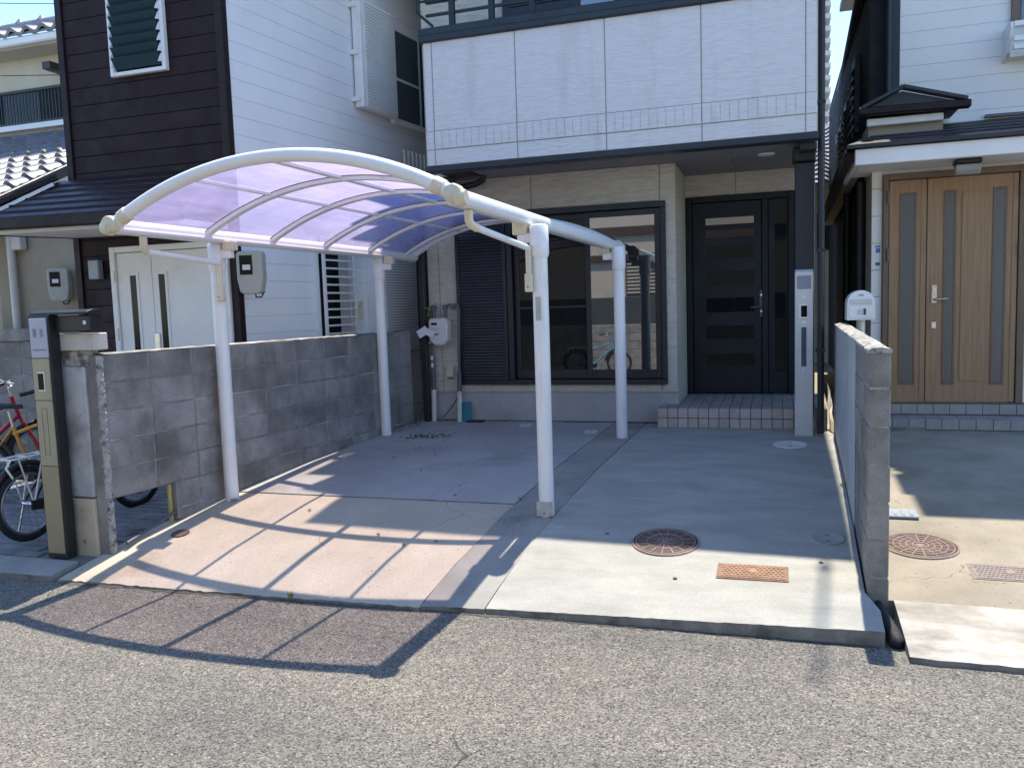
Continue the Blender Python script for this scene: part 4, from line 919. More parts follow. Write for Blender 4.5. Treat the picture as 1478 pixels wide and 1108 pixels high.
# ------------------------------------------------------------------ house with the tan double door on the right
def right_house():
    t = thing('house', 'white-sided house with tan wooden double door under a dark slate canopy', 'house', (1.6, 9.4, .4))
    DY, UY = 9.0, 9.8
    # entrance bay walls
    BX('bay_core', 'cream_wall', t, .92, DY+.012, .45, 4.0, UY-.02, 2.98)
    zs = [.62+.265*k for k in range(9)]+[2.985]
    for a, b in zip(zs, zs[1:]): BX('siding_block', 'cream_siding', t, .905, DY, a+.003, 1.0, DY+.02, b-.003, bevel=.003)
    BX('siding_block', 'cream_siding', t, 1.004, DY, 2.875, 3.9, DY+.02, 2.985, bevel=.003)
    BX('siding_block', 'cream_siding', t, 2.255, DY, .62, 3.9, DY+.02, 2.87, bevel=.003)
    # door set
    fr = MB().box(1.005, DY-.05, .62, 1.055, DY+.02, 2.87).box(2.185, DY-.05, .62, 2.25, DY+.02, 2.87).box(1.055, DY-.05, 2.81, 2.185, DY+.02, 2.87).build('door_frame', 'wood_frame', t, .004)
    for a, b, gl, pn in ((1.06, 1.395, ((1.175, 1.285),), None), (1.40, 2.18, ((1.565, 1.635), (1.985, 2.065)), (1.70, 1.925))):
        d = BX('door_leaf', 'wood_door', t, a, DY-.03, .625, b, DY+.005, 2.805, bevel=.004)
        BX('stile', 'wood_door', d, a+.002, DY-.036, .63, a+.05, DY-.0305, 2.80, bevel=.003); BX('stile', 'wood_door', d, b-.05, DY-.036, .63, b-.002, DY-.0305, 2.80, bevel=.003)
        for g0, g1 in gl:
            MB().box(g0-.02, DY-.038, .80, g0, DY-.0305, 2.68).box(g1, DY-.038, .80, g1+.02, DY-.0305, 2.68).box(g0, DY-.038, 2.655, g1, DY-.0305, 2.68).box(g0, DY-.038, .80, g1, DY-.0305, .825).build('glass_bead', 'wood_frame', d, .002)
            BX('slit_pane', 'glass_frost', d, g0, DY-.034, .825, g1, DY-.031, 2.655)
        if pn:
            BX('raised_panel', 'wood_door', d, pn[0], DY-.038, .83, pn[1], DY-.0305, 2.655, bevel=.006)
            h = BX('handle_plate', 'steel', d, 1.445, DY-.046, 1.60, 1.495, DY-.0365, 1.78, bevel=.003)
            MB().tube([(1.47, DY-.045, 1.635), (1.47, DY-.085, 1.635), (1.49, DY-.09, 1.635), (1.585, DY-.09, 1.64)], .011, 8).build('lever', 'steel', h)
            MB().tube([(1.47, DY-.047, 1.73), (1.47, DY-.056, 1.73)], .017, 14).build('lock', 'chrome', h)
            h = BX('lock_plate', 'steel', d, 1.447, DY-.044, 1.35, 1.493, DY-.0365, 1.42, bevel=.003)
            MB().tube([(1.47, DY-.044, 1.385), (1.47, DY-.053, 1.385)], .014, 14).build('lock', 'chrome', h)
            BX('maker_plate', 'grey_mark', d, 2.10, DY-.037, 2.725, 2.145, DY-.0355, 2.745)
    for x in (1.048, 2.192):
        for z in (2.58, 2.02): MB().tube([(x, DY-.055, z), (x, DY-.055, z+.13)], .013, 8).build('hinge', 'wood_frame', fr)
    # door stickers
    BX('sticker', 'blue_mark', t, .945, DY-.003, 2.115, .985, DY-.0005, 2.16); BX('sticker', 'blue_mark', t, .938, DY-.003, 2.17, .988, DY-.0005, 2.185); BX('sticker', 'teal_plastic', t, .942, DY-.003, 1.99, .985, DY-.0005, 2.02)
    # lamp over the door
    lp = BX('porch_lamp', 'black_plastic', t, 1.555, 8.50, 2.855, 1.775, 8.66, 2.9045, bevel=.012)
    MB().prism([(1.56, 8.505, 2.854), (1.56, 8.515, 2.80), (1.56, 8.545, 2.765), (1.56, 8.61, 2.765), (1.56, 8.645, 2.80), (1.56, 8.655, 2.854)], (.21, 0, 0)).build('lamp_shade', 'lamp_glass', lp, .012, 2)
    # canopy roof: white fascia, slate slopes
    c = BX('canopy_fascia', 'white_paint', t, .70, 8.40, 2.90, 4.2, 8.43, 3.045, bevel=.006)
    BX('canopy_soffit', 'cream_siding', c, .74, 8.432, 2.905, 4.2, DY+.3, 2.935); BX('canopy_end', 'white_paint', c, .70, 8.432, 2.90, .732, UY, 3.04)
    cr = MB().hexa([(.63, 8.36, 3.05), (4.3, 8.36, 3.05), (4.3, UY-.01, 3.42), (1.24, UY-.01, 3.42)], [(.63, 8.36, 3.085), (4.3, 8.36, 3.085), (4.3, UY-.01, 3.46), (1.24, UY-.01, 3.46)]).build('canopy_roof', 'roof_slate', t)
    MB().add([(.63, 8.36, 3.086), (1.24, UY-.01, 3.461), (.63, 9.9, 3.086), (.63, 8.36, 3.05), (.63, 9.9, 3.05), (1.24, UY-.01, 3.42)], [(0, 1, 2), (3, 4, 5), (0, 2, 4, 3)]).build('hip_slope', 'roof_slate', cr)
    for k in range(1, 5):
        u = k/5; MB().beam((lerp(.63, 1.24, u), lerp(8.36, UY, u), lerp(3.088, 3.462, u)+.004), (4.3, lerp(8.36, UY, u), lerp(3.088, 3.462, u)+.004), .03, .012).build('slate_course', 'roof_slate', cr)
    MB().beam((2.05, UY-.03, 3.49), (4.3, UY-.03, 3.46), .06, .03).build('wall_flashing', 'pipe_grey', cr)
    # upper wall of boards
    BX('upper_core', 'cream_siding', t, 1.23, UY+.02, 3.0, 5.0, UY+.2, 7.0)
    z = 3.05
    while z < 6.3:
        BX('siding_board', 'cream_siding', t, 1.245, UY, z, 5.0, UY+.018, z+.170, bevel=.002); z += .172
    BX('corner_trim', 'trim_black', t, 1.16, UY-.02, 3.3, 1.242, UY+.10, 6.8, bevel=.004)
    MB().tube([(1.13, UY-.06, 3.55), (1.13, UY-.06, 6.6)], .032, 10).build('downpipe', 'trim_black', t)
    # little gabled roof over the side bay
    g = MB().prism([(.80, 9.0, 3.50), (1.72, 9.0, 3.50), (1.17, 9.0, 3.66)], (0, .78, 0)).build('small_gable', 'roof_slate', t)
    MB().beam((.77, 8.97, 3.49), (1.76, 8.97, 3.475), .10, .075).build('gable_gutter', 'brown_trim', g, .012)
    MB().beam((.80, 8.985, 3.525), (1.17, 8.985, 3.695), .12, .03).build('gable_verge', 'roof_slate', g); MB().beam((1.17, 8.985, 3.695), (1.73, 8.985, 3.525), .12, .03).build('gable_verge', 'roof_slate', g)
    BX('gable_fascia', 'white_paint', g, .86, 9.03, 3.36, 1.54, 9.10, 3.43, bevel=.006); BX('gable_wall', 'beige_wall', g, .88, 9.11, 3.05, 1.55, 9.7, 3.40)
    # side wall in the gap: dark boards, pipes, louvre windows, eaves
    BX('side_wall', 'dark_siding', t, .955, UY+.05, .4, 1.22, 17, 5.2); BX('bay_side', 'beige_wall', t, .908, DY+.021, .45, .919, UY, 3.0)
    MB().beam((.66, 8.5, 3.0), (.78, 15.5, 3.0), .09, .10).build('lower_eave', 'brown_trim', t, .012); MB().beam((.75, 8.6, 2.94), (.86, 15.5, 2.94), .12, .02).build('lower_soffit', 'beige_wall', t)
    MB().hexa([(.63, 9.9, 3.05), (1.0, 9.9, 3.2), (1.0, 15.5, 3.2), (.74, 15.5, 3.05)], [(.63, 9.9, 3.08), (1.0, 9.9, 3.3), (1.0, 15.5, 3.3), (.74, 15.5, 3.08)]).build('lower_side_roof', 'roof_slate', t)
    MB().beam((.88, 9.3, 5.05), (1.05, 16.8, 5.05), .10, .10).build('upper_gutter', 'brown_trim', t, .02); MB().beam((1.0, 9.4, 5.12), (1.18, 16.8, 5.12), .26, .03).build('upper_soffit', 'cream_wall', t)
    MB().tube([(1.05, 16.7, 5.0), (1.05, 16.7, 4.6), (1.12, 16.6, 4.5), (1.12, 16.6, .5)], .04, 8).build('side_downpipe', 'trim_black', t)
    for y, z0, z1 in ((10.9, 3.65, 4.55), (12.2, 3.6, 4.3), (13.2, 3.6, 4.2)):
        w_ = BX('side_window', 'trim_black', t, .90, y, z0, .953, y+.45, z1)
        for k in range(7): MB().obox((.885, y+.225, z0+.06+k*(z1-z0-.1)/7), (.03, 0, .03), (0, .2, 0), (.002, 0, -.002)).build('louvre', 'glass_teal', w_)
    for x, y in ((.86, 9.6), (.80, 10.6)): MB().tube([(x, y, .45), (x, y, 2.9)], .045, 10).build('side_pipe', 'trim_black', t)
    # planter balcony and window top right
    w_ = BX('upper_window', 'wood_frame', t, 2.27, UY-.05, 4.36, 3.4, UY-.001, 5.6); BX('pane', 'glass_teal', w_, 2.35, UY-.056, 4.40, 3.3, UY-.051, 5.5)
    p = MB().prism([(2.20, UY-.001, 4.00), (2.20, UY-.18, 4.06), (2.20, UY-.30, 4.28), (2.20, UY-.30, 4.33), (2.20, UY-.001, 4.33)], (.03, 0, 0)).build('window_rail', 'white_paint', t, .004)
    for z in (4.28, 4.14, 4.06): BX('rail_bar', 'white_paint', p, 2.231, UY-.31, z, 3.5, UY-.27, z+.05, bevel=.004)
    BX('rail_base', 'white_paint', p, 2.231, UY-.18, 4.02, 3.5, UY-.002, 4.055)
    # roof
    BX('roof', 'roof_slate', t, 1.16, 8.87, 7.1, 6.2, 17.5, 7.2); BX('roof_lip', 'roof_slate', t, 1.10, 9.3, 7.0, 6.0, 9.8, 7.099)
    # entrance steps of grey tile
    st = BX('entrance_step', 'grout', t, .93, 8.66, .30, 4.0, DY-.052, .492); BX('door_plinth', 'grout', t, .93, DY-.05, .45, 4.0, DY-.001, .612)
    fm = MB().box(-.069, 0, -.048, .069, .008, .048).mesh('step_tile', 'tile_step_top'); tm = MB().box(-.069, -.068, 0, .069, .068, .007).mesh('step_tile', 'tile_step_top')
    for i in range(14):
        x = 1.0+i*.1445
        link('step_tile', fm, st, loc=(x, 8.652, .445)); link('step_tile', fm, st, loc=(x-.03, DY-.058, .557))
        for j in range(2): link('step_tile', tm, st, loc=(x, 8.73+j*.142, .489))
right_house()
def mailbox():
    t = thing('mailbox', 'white arched-top mailbox on a post behind the pale block wall', 'mailbox', (.72, 8.02, .38))
    a = [(.60, 1.48), (.83, 1.48), (.83, 1.63)]+[(.715+.115*math.cos(k*PI/10), 1.63+.115*math.sin(k*PI/10)) for k in range(1, 10)]+[(.60, 1.63)]
    b = MB().prism([(x, 7.92, z) for x, z in a], (0, .26, 0)).build('case', 'white_paint', t, .006, 2)
    d = BX('door', 'white_paint', b, .618, 7.913, 1.50, .812, 7.9195, 1.605, bevel=.002)
    BX('slot_flap', 'post_silver', b, .625, 7.911, 1.622, .805, 7.9195, 1.665, bevel=.002)
    BX('name_strip', 'grey_mark', b, .698, 7.9165, 1.695, .712, 7.9195, 1.708); BX('name_strip', 'grey_mark', b, .718, 7.9165, 1.695, .734, 7.9195, 1.708)
    BX('dial_plate', 'panel_blue', d, .735, 7.909, 1.527, .756, 7.9125, 1.582)
    for r in range(3): BX('mark', 'sticker', d, .685, 7.9105, 1.532+r*.016, .728, 7.9125, 1.540+r*.016)
    MB().tube([(.725, 8.05, .36), (.725, 8.05, 1.479)], .038, 14).build('post', 'post_silver', t)
mailbox()
def intercom_post():
    t = thing('intercom_post', 'tall white function post with screen and camera in front of the navy door', 'intercom', (.24, 8.06, .42))
    BX('column', 'post_silver', t, .162, 8.02, .40, .322, 8.10, 1.935, bevel=.006)
    MB().prism([(.162, 8.02, 1.936), (.162, 8.10, 1.936), (.162, 8.10, 1.952)], (.16, 0, 0)).build('cap', 'white_paint', t)
    BX('light_panel', 'display_grey', t, .182, 8.014, 1.775, .302, 8.0195, 1.895, bevel=.002)
    BX('round_button', 'paper', t, .225, 8.015, 1.68, .255, 8.0195, 1.715, bevel=.006)
    f = BX('camera_frame', 'white_paint', t, .196, 8.012, 1.505, .276, 8.0195, 1.635, bevel=.003)
    BX('camera', 'glass_black', f, .216, 8.008, 1.52, .268, 8.0115, 1.622)
    BX('bell_button', 'paper', t, .222, 8.014, 1.455, .258, 8.0195, 1.485, bevel=.004)
    BX('name_panel', 'panel_blue', t, .218, 8.0165, 1.065, .262, 8.0195, 1.425)
    BX('latch', 'paper', t, .228, 8.0145, 1.01, .256, 8.0195, 1.05, bevel=.003)
intercom_post()
def gas_meter():
    t = thing('gas_meter', 'white gas meter with paper tag on the house wall beside the dark shutter', 'meter', (-3.56, 8.52, .43))
    prof = [(-3.675, 1.36), (-3.61, 1.30), (-3.50, 1.30), (-3.455, 1.36), (-3.445, 1.52), (-3.47, 1.60), (-3.65, 1.60), (-3.675, 1.57)]
    b = MB().prism([(x, 8.40, z) for x, z in prof], (0, .14, 0)).build('case', 'meter_white', t, .02, 3)
    BX('counter_panel', 'meter_white', b, -3.645, 8.388, 1.48, -3.545, 8.402, 1.59, bevel=.004); BX('counter', 'glass_black', b, -3.63, 8.384, 1.525, -3.565, 8.3885, 1.55)
    BX('label_line', 'grey_mark', b, -3.61, 8.398, 1.41, -3.555, 8.401, 1.43)
    mb = MB()
    for x in (-3.63, -3.49): mb.tube([(x, 8.47, 1.60), (x, 8.47, 1.70)], .022, 10)
    mb.tube([(-3.63, 8.47, 1.69), (-3.63, 8.47, 1.72), (-3.66, 8.49, 1.73), (-3.672, 8.5, 1.68), (-3.672, 8.5, 1.15)], .017, 10); mb.build('inlet_pipe', 'pipe_grey', t)
    MB().tube([(-3.49, 8.47, 1.69), (-3.49, 8.47, 1.73), (-3.46, 8.49, 1.74), (-3.35, 8.5, 1.74), (-3.345, 8.5, 1.70), (-3.365, 8.5, 1.0)], .015, 10).build('outlet_pipe', 'pipe_grey', t)
    for x in (-3.63, -3.49, -3.40): MB().tube([(x, 8.455, 1.715), (x, 8.485, 1.715)], .032, 10).build('pipe_nut', 'pipe_grey', t)
    MB().tube([(-3.672, 8.5, 1.16), (-3.678, 8.5, .80)], .024, 10).build('valve', 'pipe_grey', t); MB().tube([(-3.365, 8.5, 1.0), (-3.37, 8.5, .78)], .026, 10).build('valve', 'pipe_grey', t)
    for z in (1.13, 1.05): MB().box(-3.69, 8.475, z, -3.665, 8.48, z+.05).build('tag', 'paper', t)
    MB().tube([(-3.68, 8.5, .80), (-3.69, 8.5, .40)], .028, 10).build('sleeve_pipe', 'pipe_white', t); MB().tube([(-3.37, 8.5, .78), (-3.385, 8.5, .40)], .027, 10).build('sleeve_pipe', 'pipe_white', t)
    MB().obox((-3.74, 8.39, 1.45), (.055, 0, .03), (0, .004, 0), (-.02, .0, .04)).build('paper_tag', 'paper', t)
    MB().obox((-3.655, 8.385, 1.44), (.05, 0, -.025), (0, .003, 0), (.012, 0, .035)).build('paper_tag', 'paper', t)
gas_meter()
def wall_socket():
    t = thing('wall_box', 'small beige outdoor socket box between the gas pipes', 'socket', (-3.5, 8.59, .95))
    BX('cover', 'siding_stone', t, -3.545, 8.545, .93, -3.455, 8.599, 1.06, bevel=.008); BX('hood', 'meter_dark', t, -3.52, 8.541, .915, -3.48, 8.58, .929)
wall_socket()
def wall_plant():
    t = thing('climbing_weed', 'tuft of yellow-green leaves sprouting above the gas meter', 'plant', (-3.68, 8.5, 1.6))
    lm = MB().add([(0, 0, 0), (.02, .004, .012), (.045, 0, 0), (.02, -.004, -.012)], [(0, 1, 2, 3)]).mesh('leaf', 'leaf_green')
    MB().tube([(-3.685, 8.48, 1.35), (-3.68, 8.47, 1.55), (-3.69, 8.46, 1.72)], .004, 5).build('stem', 'leaf_green', t)
    for k in range(26):
        link('leaf', lm, t, loc=(-3.685+random.uniform(-.03, .03), 8.465+random.uniform(-.03, .02), 1.58+random.uniform(0, .16)), rot=(random.uniform(-1, 1), random.uniform(-1, 1), random.uniform(0, 6)))
wall_plant()

# ------------------------------------------------------------------ covers, lids and loose things on the ground
def slope_rot(zf, x, y):
    return (math.atan((zf(x, y+.05)-zf(x, y-.05))/.1), -math.atan((zf(x+.05, y)-zf(x-.05, y))/.1), 0)
def round_cover(name, label, x, y, r, zf, nr, nring, rib='iron_rib'):
    t = thing(name, label, 'manhole', (x, y, zf(x, y)), 'round manhole covers', local=True)
    MB().lathe([(r*1.075, -.02), (r*1.075, .008), (r*1.012, .010), (r*1.005, -.002)], (0, 0, 0), 40).build('rim', rib, t)
    MB().lathe([(r*.995, .0), (r*.99, .0055), (0.0, .0055)], (0, 0, 0), 40).build('plate', 'iron_brown', t)
    MB().lathe([(r*.975, .006), (r*1.0, .0062), (r*1.012, .0078)], (0, 0, 0), 40).build('gap_ring', 'black_plastic', t)
    mb = MB()
    for k in range(nring):
        rr = r*(.22+.72*k/max(1, nring-1)); mb.lathe([(rr-.004, .004), (rr-.0035, .0105), (rr+.0035, .0105), (rr+.0045, .004)], (0, 0, 0), 36)
    for k in range(nr):
        a = 2*PI*k/nr; c, s = math.cos(a), math.sin(a); mb.obox((c*r*.58, s*r*.58, .006), (c*r*.36, s*r*.36, 0), (-s*.0035, c*.0035, 0), (0, 0, .003))
    mb.lathe([(0, .009), (r*.14, .009), (r*.15, .004)], (0, 0, 0), 20)
    mb.build('rib_pattern', rib, t)
    MB().box(-.016, -r*1.0, .004, .016, -r*.94, .0095).build('key_slot', 'black_plastic', t)
    t.rotation_euler = slope_rot(zf, x, y); return t
round_cover('manhole_cover', 'brown iron manhole cover half in shadow on the pale new concrete', -.665, 5.07, .195, GR, 16, 3)
round_cover('manhole_cover', 'rusty ringed manhole cover on the neighbour forecourt', .835, 5.42, .20, lambda x, y: GN(y), 16, 5)
def rect_cover(name, label, x0, x1, y0, y1, zf, plate, stud, nx, ny, cat, sk=0):
    cx, cy = (x0+x1)/2, (y0+y1)/2
    t = thing(name, label, cat, (cx, cy, zf(cx, cy)), None, local=True); w_, h = (x1-x0)/2, (y1-y0)/2
    BX('frame', stud if stud != 'iron_rust_light' else plate, t, -w_-.012, -h-.012, -.02, w_+.012, h+.012, .004)
    BX('plate', plate, t, -w_, -h, .0, w_, h, .007)
    mb = MB()
    for j in range(ny):
        for i in range(nx):
            x = -w_*.92+(i+.5*(j % 2)+.25)*(w_*1.84/nx); y = -h*.86+(j+.5)*(h*1.72/ny)
            s = min(w_*1.84/nx, h*1.72/ny)*.33
            mb.add([(x+s*math.cos(k*PI/3), y+s*math.sin(k*PI/3), .0105) for k in range(6)]+[(x+s*1.25*math.cos(k*PI/3), y+s*1.25*math.sin(k*PI/3), .006) for k in range(6)], [(0, 1, 2, 3, 4, 5)]+[(k, k+6, (k+1) % 6+6, (k+1) % 6) for k in range(6)])
    mb.build('stud_pattern', stud, t, kind='stuff')
    MB().lathe([(0, .0125), (h*.30, .0125), (h*.34, .006)], (0, 0, 0), 16).build('valve_mark', stud, t)
    t.rotation_euler = slope_rot(zf, cx, cy); return t
rect_cover('meter_cover', 'rust-orange studded water meter cover on the pale new concrete', -.315, .05, 4.63, 4.80, GR, 'iron_rust', 'iron_rust_light', 14, 6, 'meter cover')
rect_cover('drain_grate', 'grey-brown patterned rectangular cover on the neighbour forecourt', 1.05, 1.42, 4.97, 5.17, lambda x, y: GN(y), 'iron_grey', 'iron_rib', 16, 6, 'cover')
def plain_lid(name, label, x, y, r, zf, m_, cat='drain lid'):
    t = thing(name, label, cat, (x, y, zf(x, y)), None, local=True)
    MB().lathe([(r, -.02), (r, .004), (r*.97, .007), (r*.9, .007), (r*.88, .0055), (0, .0055)], (0, 0, 0), 30).build('lid', m_, t)
    MB().box(-.012, -r*.5, .005, .012, -r*.4, .008).box(-.012, r*.4, .005, .012, r*.5, .008).build('finger_slot', 'meter_dark', t)
    t.rotation_euler = slope_rot(zf, x, y); return t
plain_lid('drain_cover', 'round white drain lid at the foot of the function post', .115, 7.62, .145, GR, 'lid_white')
plain_lid('drain_cover', 'round concrete-grey drain lid beside the pale wall, near the studded meter cover', .295, 5.26, .10, GR, 'concrete_new')
plain_lid('drain_cover', 'small dark drain lid by the opening of the block wall', -4.10, 4.78, .065, lambda x, y: GL(y)+.004, 'iron_brown')
plain_lid('drain_cover', 'small pale drain lid beside the back carport post near the house wall', -1.78, 8.02, .07, lambda x, y: GL(y)+.006, 'lid_white')
plain_lid('drain_cover', 'small pale drain lid by the house foundation below the window', -2.55, 8.30, .07, lambda x, y: GL(y)+.006, 'lid_white')
def grey_plate():
    z = GN(5.98); t = thing('cover_plate', 'loose blue-grey square plate lying behind the rusty ringed manhole', 'plate', (.80, 5.98, z))
    MB().box(.68, 5.90, z+.004, .90, 6.06, z+.022).build('plate', 'lid_grey', t, .004)
    mb = MB()
    for k in range(4): mb.box(.70+k*.05, 5.93, z+.022, .72+k*.05, 6.03, z+.026)
    mb.build('rib', 'lid_grey', t); t.rotation_euler = (math.atan(.07), 0, 0)
grey_plate()
def drain_hose():
    z = 0; t = thing('drain_hose', 'black rubber filler wedged at the corner of the new concrete slab', 'hose', (.545, 4.2, 0))
    MB().tube([(.50, 4.62, .09), (.525, 4.45, .06), (.545, 4.28, .04), (.553, 4.19, .03), (.556, 4.17, .03)], [.02, .024, .034, .036, .01], 12).build('wedge', 'rubber', t)
drain_hose()
def opening_bits():
    t = thing('grey_hose', 'grey corrugated hose lying across the wall opening', 'hose', (-4.35, 4.75, .14))
    MB().tube([(-4.32, 4.50, .145), (-4.335, 4.66, .165), (-4.33, 4.80, .20), (-4.31, 4.93, .235), (-4.31, 4.98, .25)], .013, 8).build('hose', 'pipe_grey', t)
    t = thing('grate_lid', 'round brown grate lid in the yard seen through the wall opening', 'drain lid', (-4.62, 5.02, GY(5)))
    MB().lathe([(.12, .0), (.12, .012), (.10, .014), (0, .012)], (-4.62, 5.02, GY(5)), 24).build('lid', 'iron_grey', t)
opening_bits()
def teal_board():
    t = thing('dustpan', 'teal plastic board leaning on the house foundation', 'board', (-3.31, 8.5, .44))
    MB().obox((-3.315, 8.545, .545), (.055, 0, 0), (0, .008, .0), (0, .02, .105)).build('board', 'teal_plastic', t, .004)
    t = thing('rubber_mat', 'small black mat on the ground by the house foundation', 'mat', (-3.2, 8.45, .43))
    MB().box(-3.29, 8.44, .436, -3.09, 8.53, .452).build('mat', 'rubber', t, .004)
    t = thing('loose_cable', 'thin dark cable leaning up the house foundation', 'cable', (-3.56, 8.5, .44))
    MB().tube([(-3.62, 8.45, .44), (-3.55, 8.53, .52), (-3.45, 8.57, .66), (-3.42, 8.575, .73), (-3.39, 8.575, .735)], .007, 6).build('cable', 'pipe_grey', t)
teal_board()
def sheet():
    t = thing('plastic_sheet', 'folded beige sheet stuffed between the porch step and the pale wall', 'sheet', (.50, 8.3, .42))
    r = random.Random(5)
    pts = [[Vector((.472+.035*v+r.uniform(-.008, .008), 8.22+.30*u+r.uniform(-.01, .01)-.10*v*(1-u), .44+.42*u*(1-.3*v)+r.uniform(-.012, .012))) for u in (0, .25, .5, .75, 1)] for v in (0, .5, 1)]
    MB().grid(lambda u, v: pts[round(v*2)][round(u*4)], 4, 2, False).build('sheet', 'beige_sheet', t)
sheet()
def debris():
    lm = [MB().add([(0, 0, 0), (.02, .012, .006), (.045, 0, .002), (.02, -.012, .007)], [(0, 1, 2, 3)]).mesh('dry_leaf', 'leaf_dry')]
    t = thing('leaf_pile', 'scatter of dry brown leaves on the slab near the back carport post', 'leaves', (-3.5, 7.55, .42))
    for k in range(60):
        x = -3.42+random.gauss(0, .13); y = 7.62+(x+3.42)*.25+random.gauss(0, .045)
        link('dry_leaf', lm[0], t, loc=(x, y, GL(y)+.012+random.uniform(0, .012)), rot=(random.uniform(-.6, .6), random.uniform(-.6, .6), random.uniform(0, 6)), scl=(random.uniform(.5, 1.1),)*3)
    for k in range(10):
        link('dry_leaf', lm[0], t, loc=(-3.15+random.uniform(-.12, .15), 7.15+random.uniform(-.12, .12), GL(7.15)+.014), rot=(0, 0, random.uniform(0, 6)), scl=(random.uniform(.4, 1.0),)*3)
    t = thing('leaf_pile', 'few dry leaves gathered between the back carport post and the end of the block wall', 'leaves', (-3.8, 8.15, .42))
    for k in range(22):
        y = 8.1+random.gauss(0, .12); link('dry_leaf', lm[0], t, loc=(wallX(y)+.06+abs(random.gauss(0, .05)), y, GL(y)+.014+random.uniform(0, .01)), rot=(random.uniform(-.6, .6), random.uniform(-.6, .6), random.uniform(0, 6)), scl=(random.uniform(.5, 1.1),)*3)
    pm = MB().lathe([(0, .012), (.009, .009), (.012, .0), (.0, -.003)], (0, 0, 0), 7).mesh('pebble', 'iron_grey')
    spots = [(-3.0, 6.9), (-3.35, 6.75), (-2.6, 4.95), (-2.15, 4.9), (-2.35, 4.82), (-.55, 4.58), (-1.05, 5.15), (-2.35, 5.75), (.24, 4.9), (-2.9, 6.35), (-3.35, 5.3)]
    for x, y in spots:
        z = GR(x, y) if x > -1.4 else GL(y)+.006
        o = link('pebble', pm, None, loc=(x, y, z+.002), scl=(1.1, .9, .8)); tag(o, 'small dark pebble lying loose on the driveway', 'pebble', 'pebbles on the driveway')
    # weed at the slab edge
    t = thing('weed', 'tiny weed growing from the crack along the front edge of the old slab', 'plant', (-2.75, 4.09, .03))
    wm = MB().add([(0, 0, 0), (.004, 0, .02), (0, 0, .05), (-.004, 0, .02)], [(0, 1, 2, 3)]).mesh('blade', 'leaf_green')
    for k in range(14): link('blade', wm, t, loc=(-2.75+random.uniform(-.01, .01), 4.085+random.uniform(-.006, .006), .02), rot=(random.uniform(-.6, .6), random.uniform(-.6, .6), random.uniform(0, 6)))
debris()
def green_screen():
    t = thing('screen_gate', 'dark green net screen over beige boards closing the side passage', 'screen', (-4.0, 9.5, .45))
    BX('net', 'green_net', t, -4.33, 9.50, 1.30, -3.73, 9.53, 2.55); BX('net_rail', 'trim_black', t, -4.33, 9.47, 1.86, -3.73, 9.499, 1.89)
    BX('post', 'trim_black', t, -3.90, 9.44, .42, -3.85, 9.499, 2.6)
    for k in range(4): BX('board', 'beige_wall', t, -4.33, 9.50, .44+k*.205, -3.73, 9.54, .44+k*.205+.195, bevel=.004)
    BX('board_cap', 'pipe_white', t, -4.33, 9.47, 1.262, -3.73, 9.56, 1.298)
green_screen()

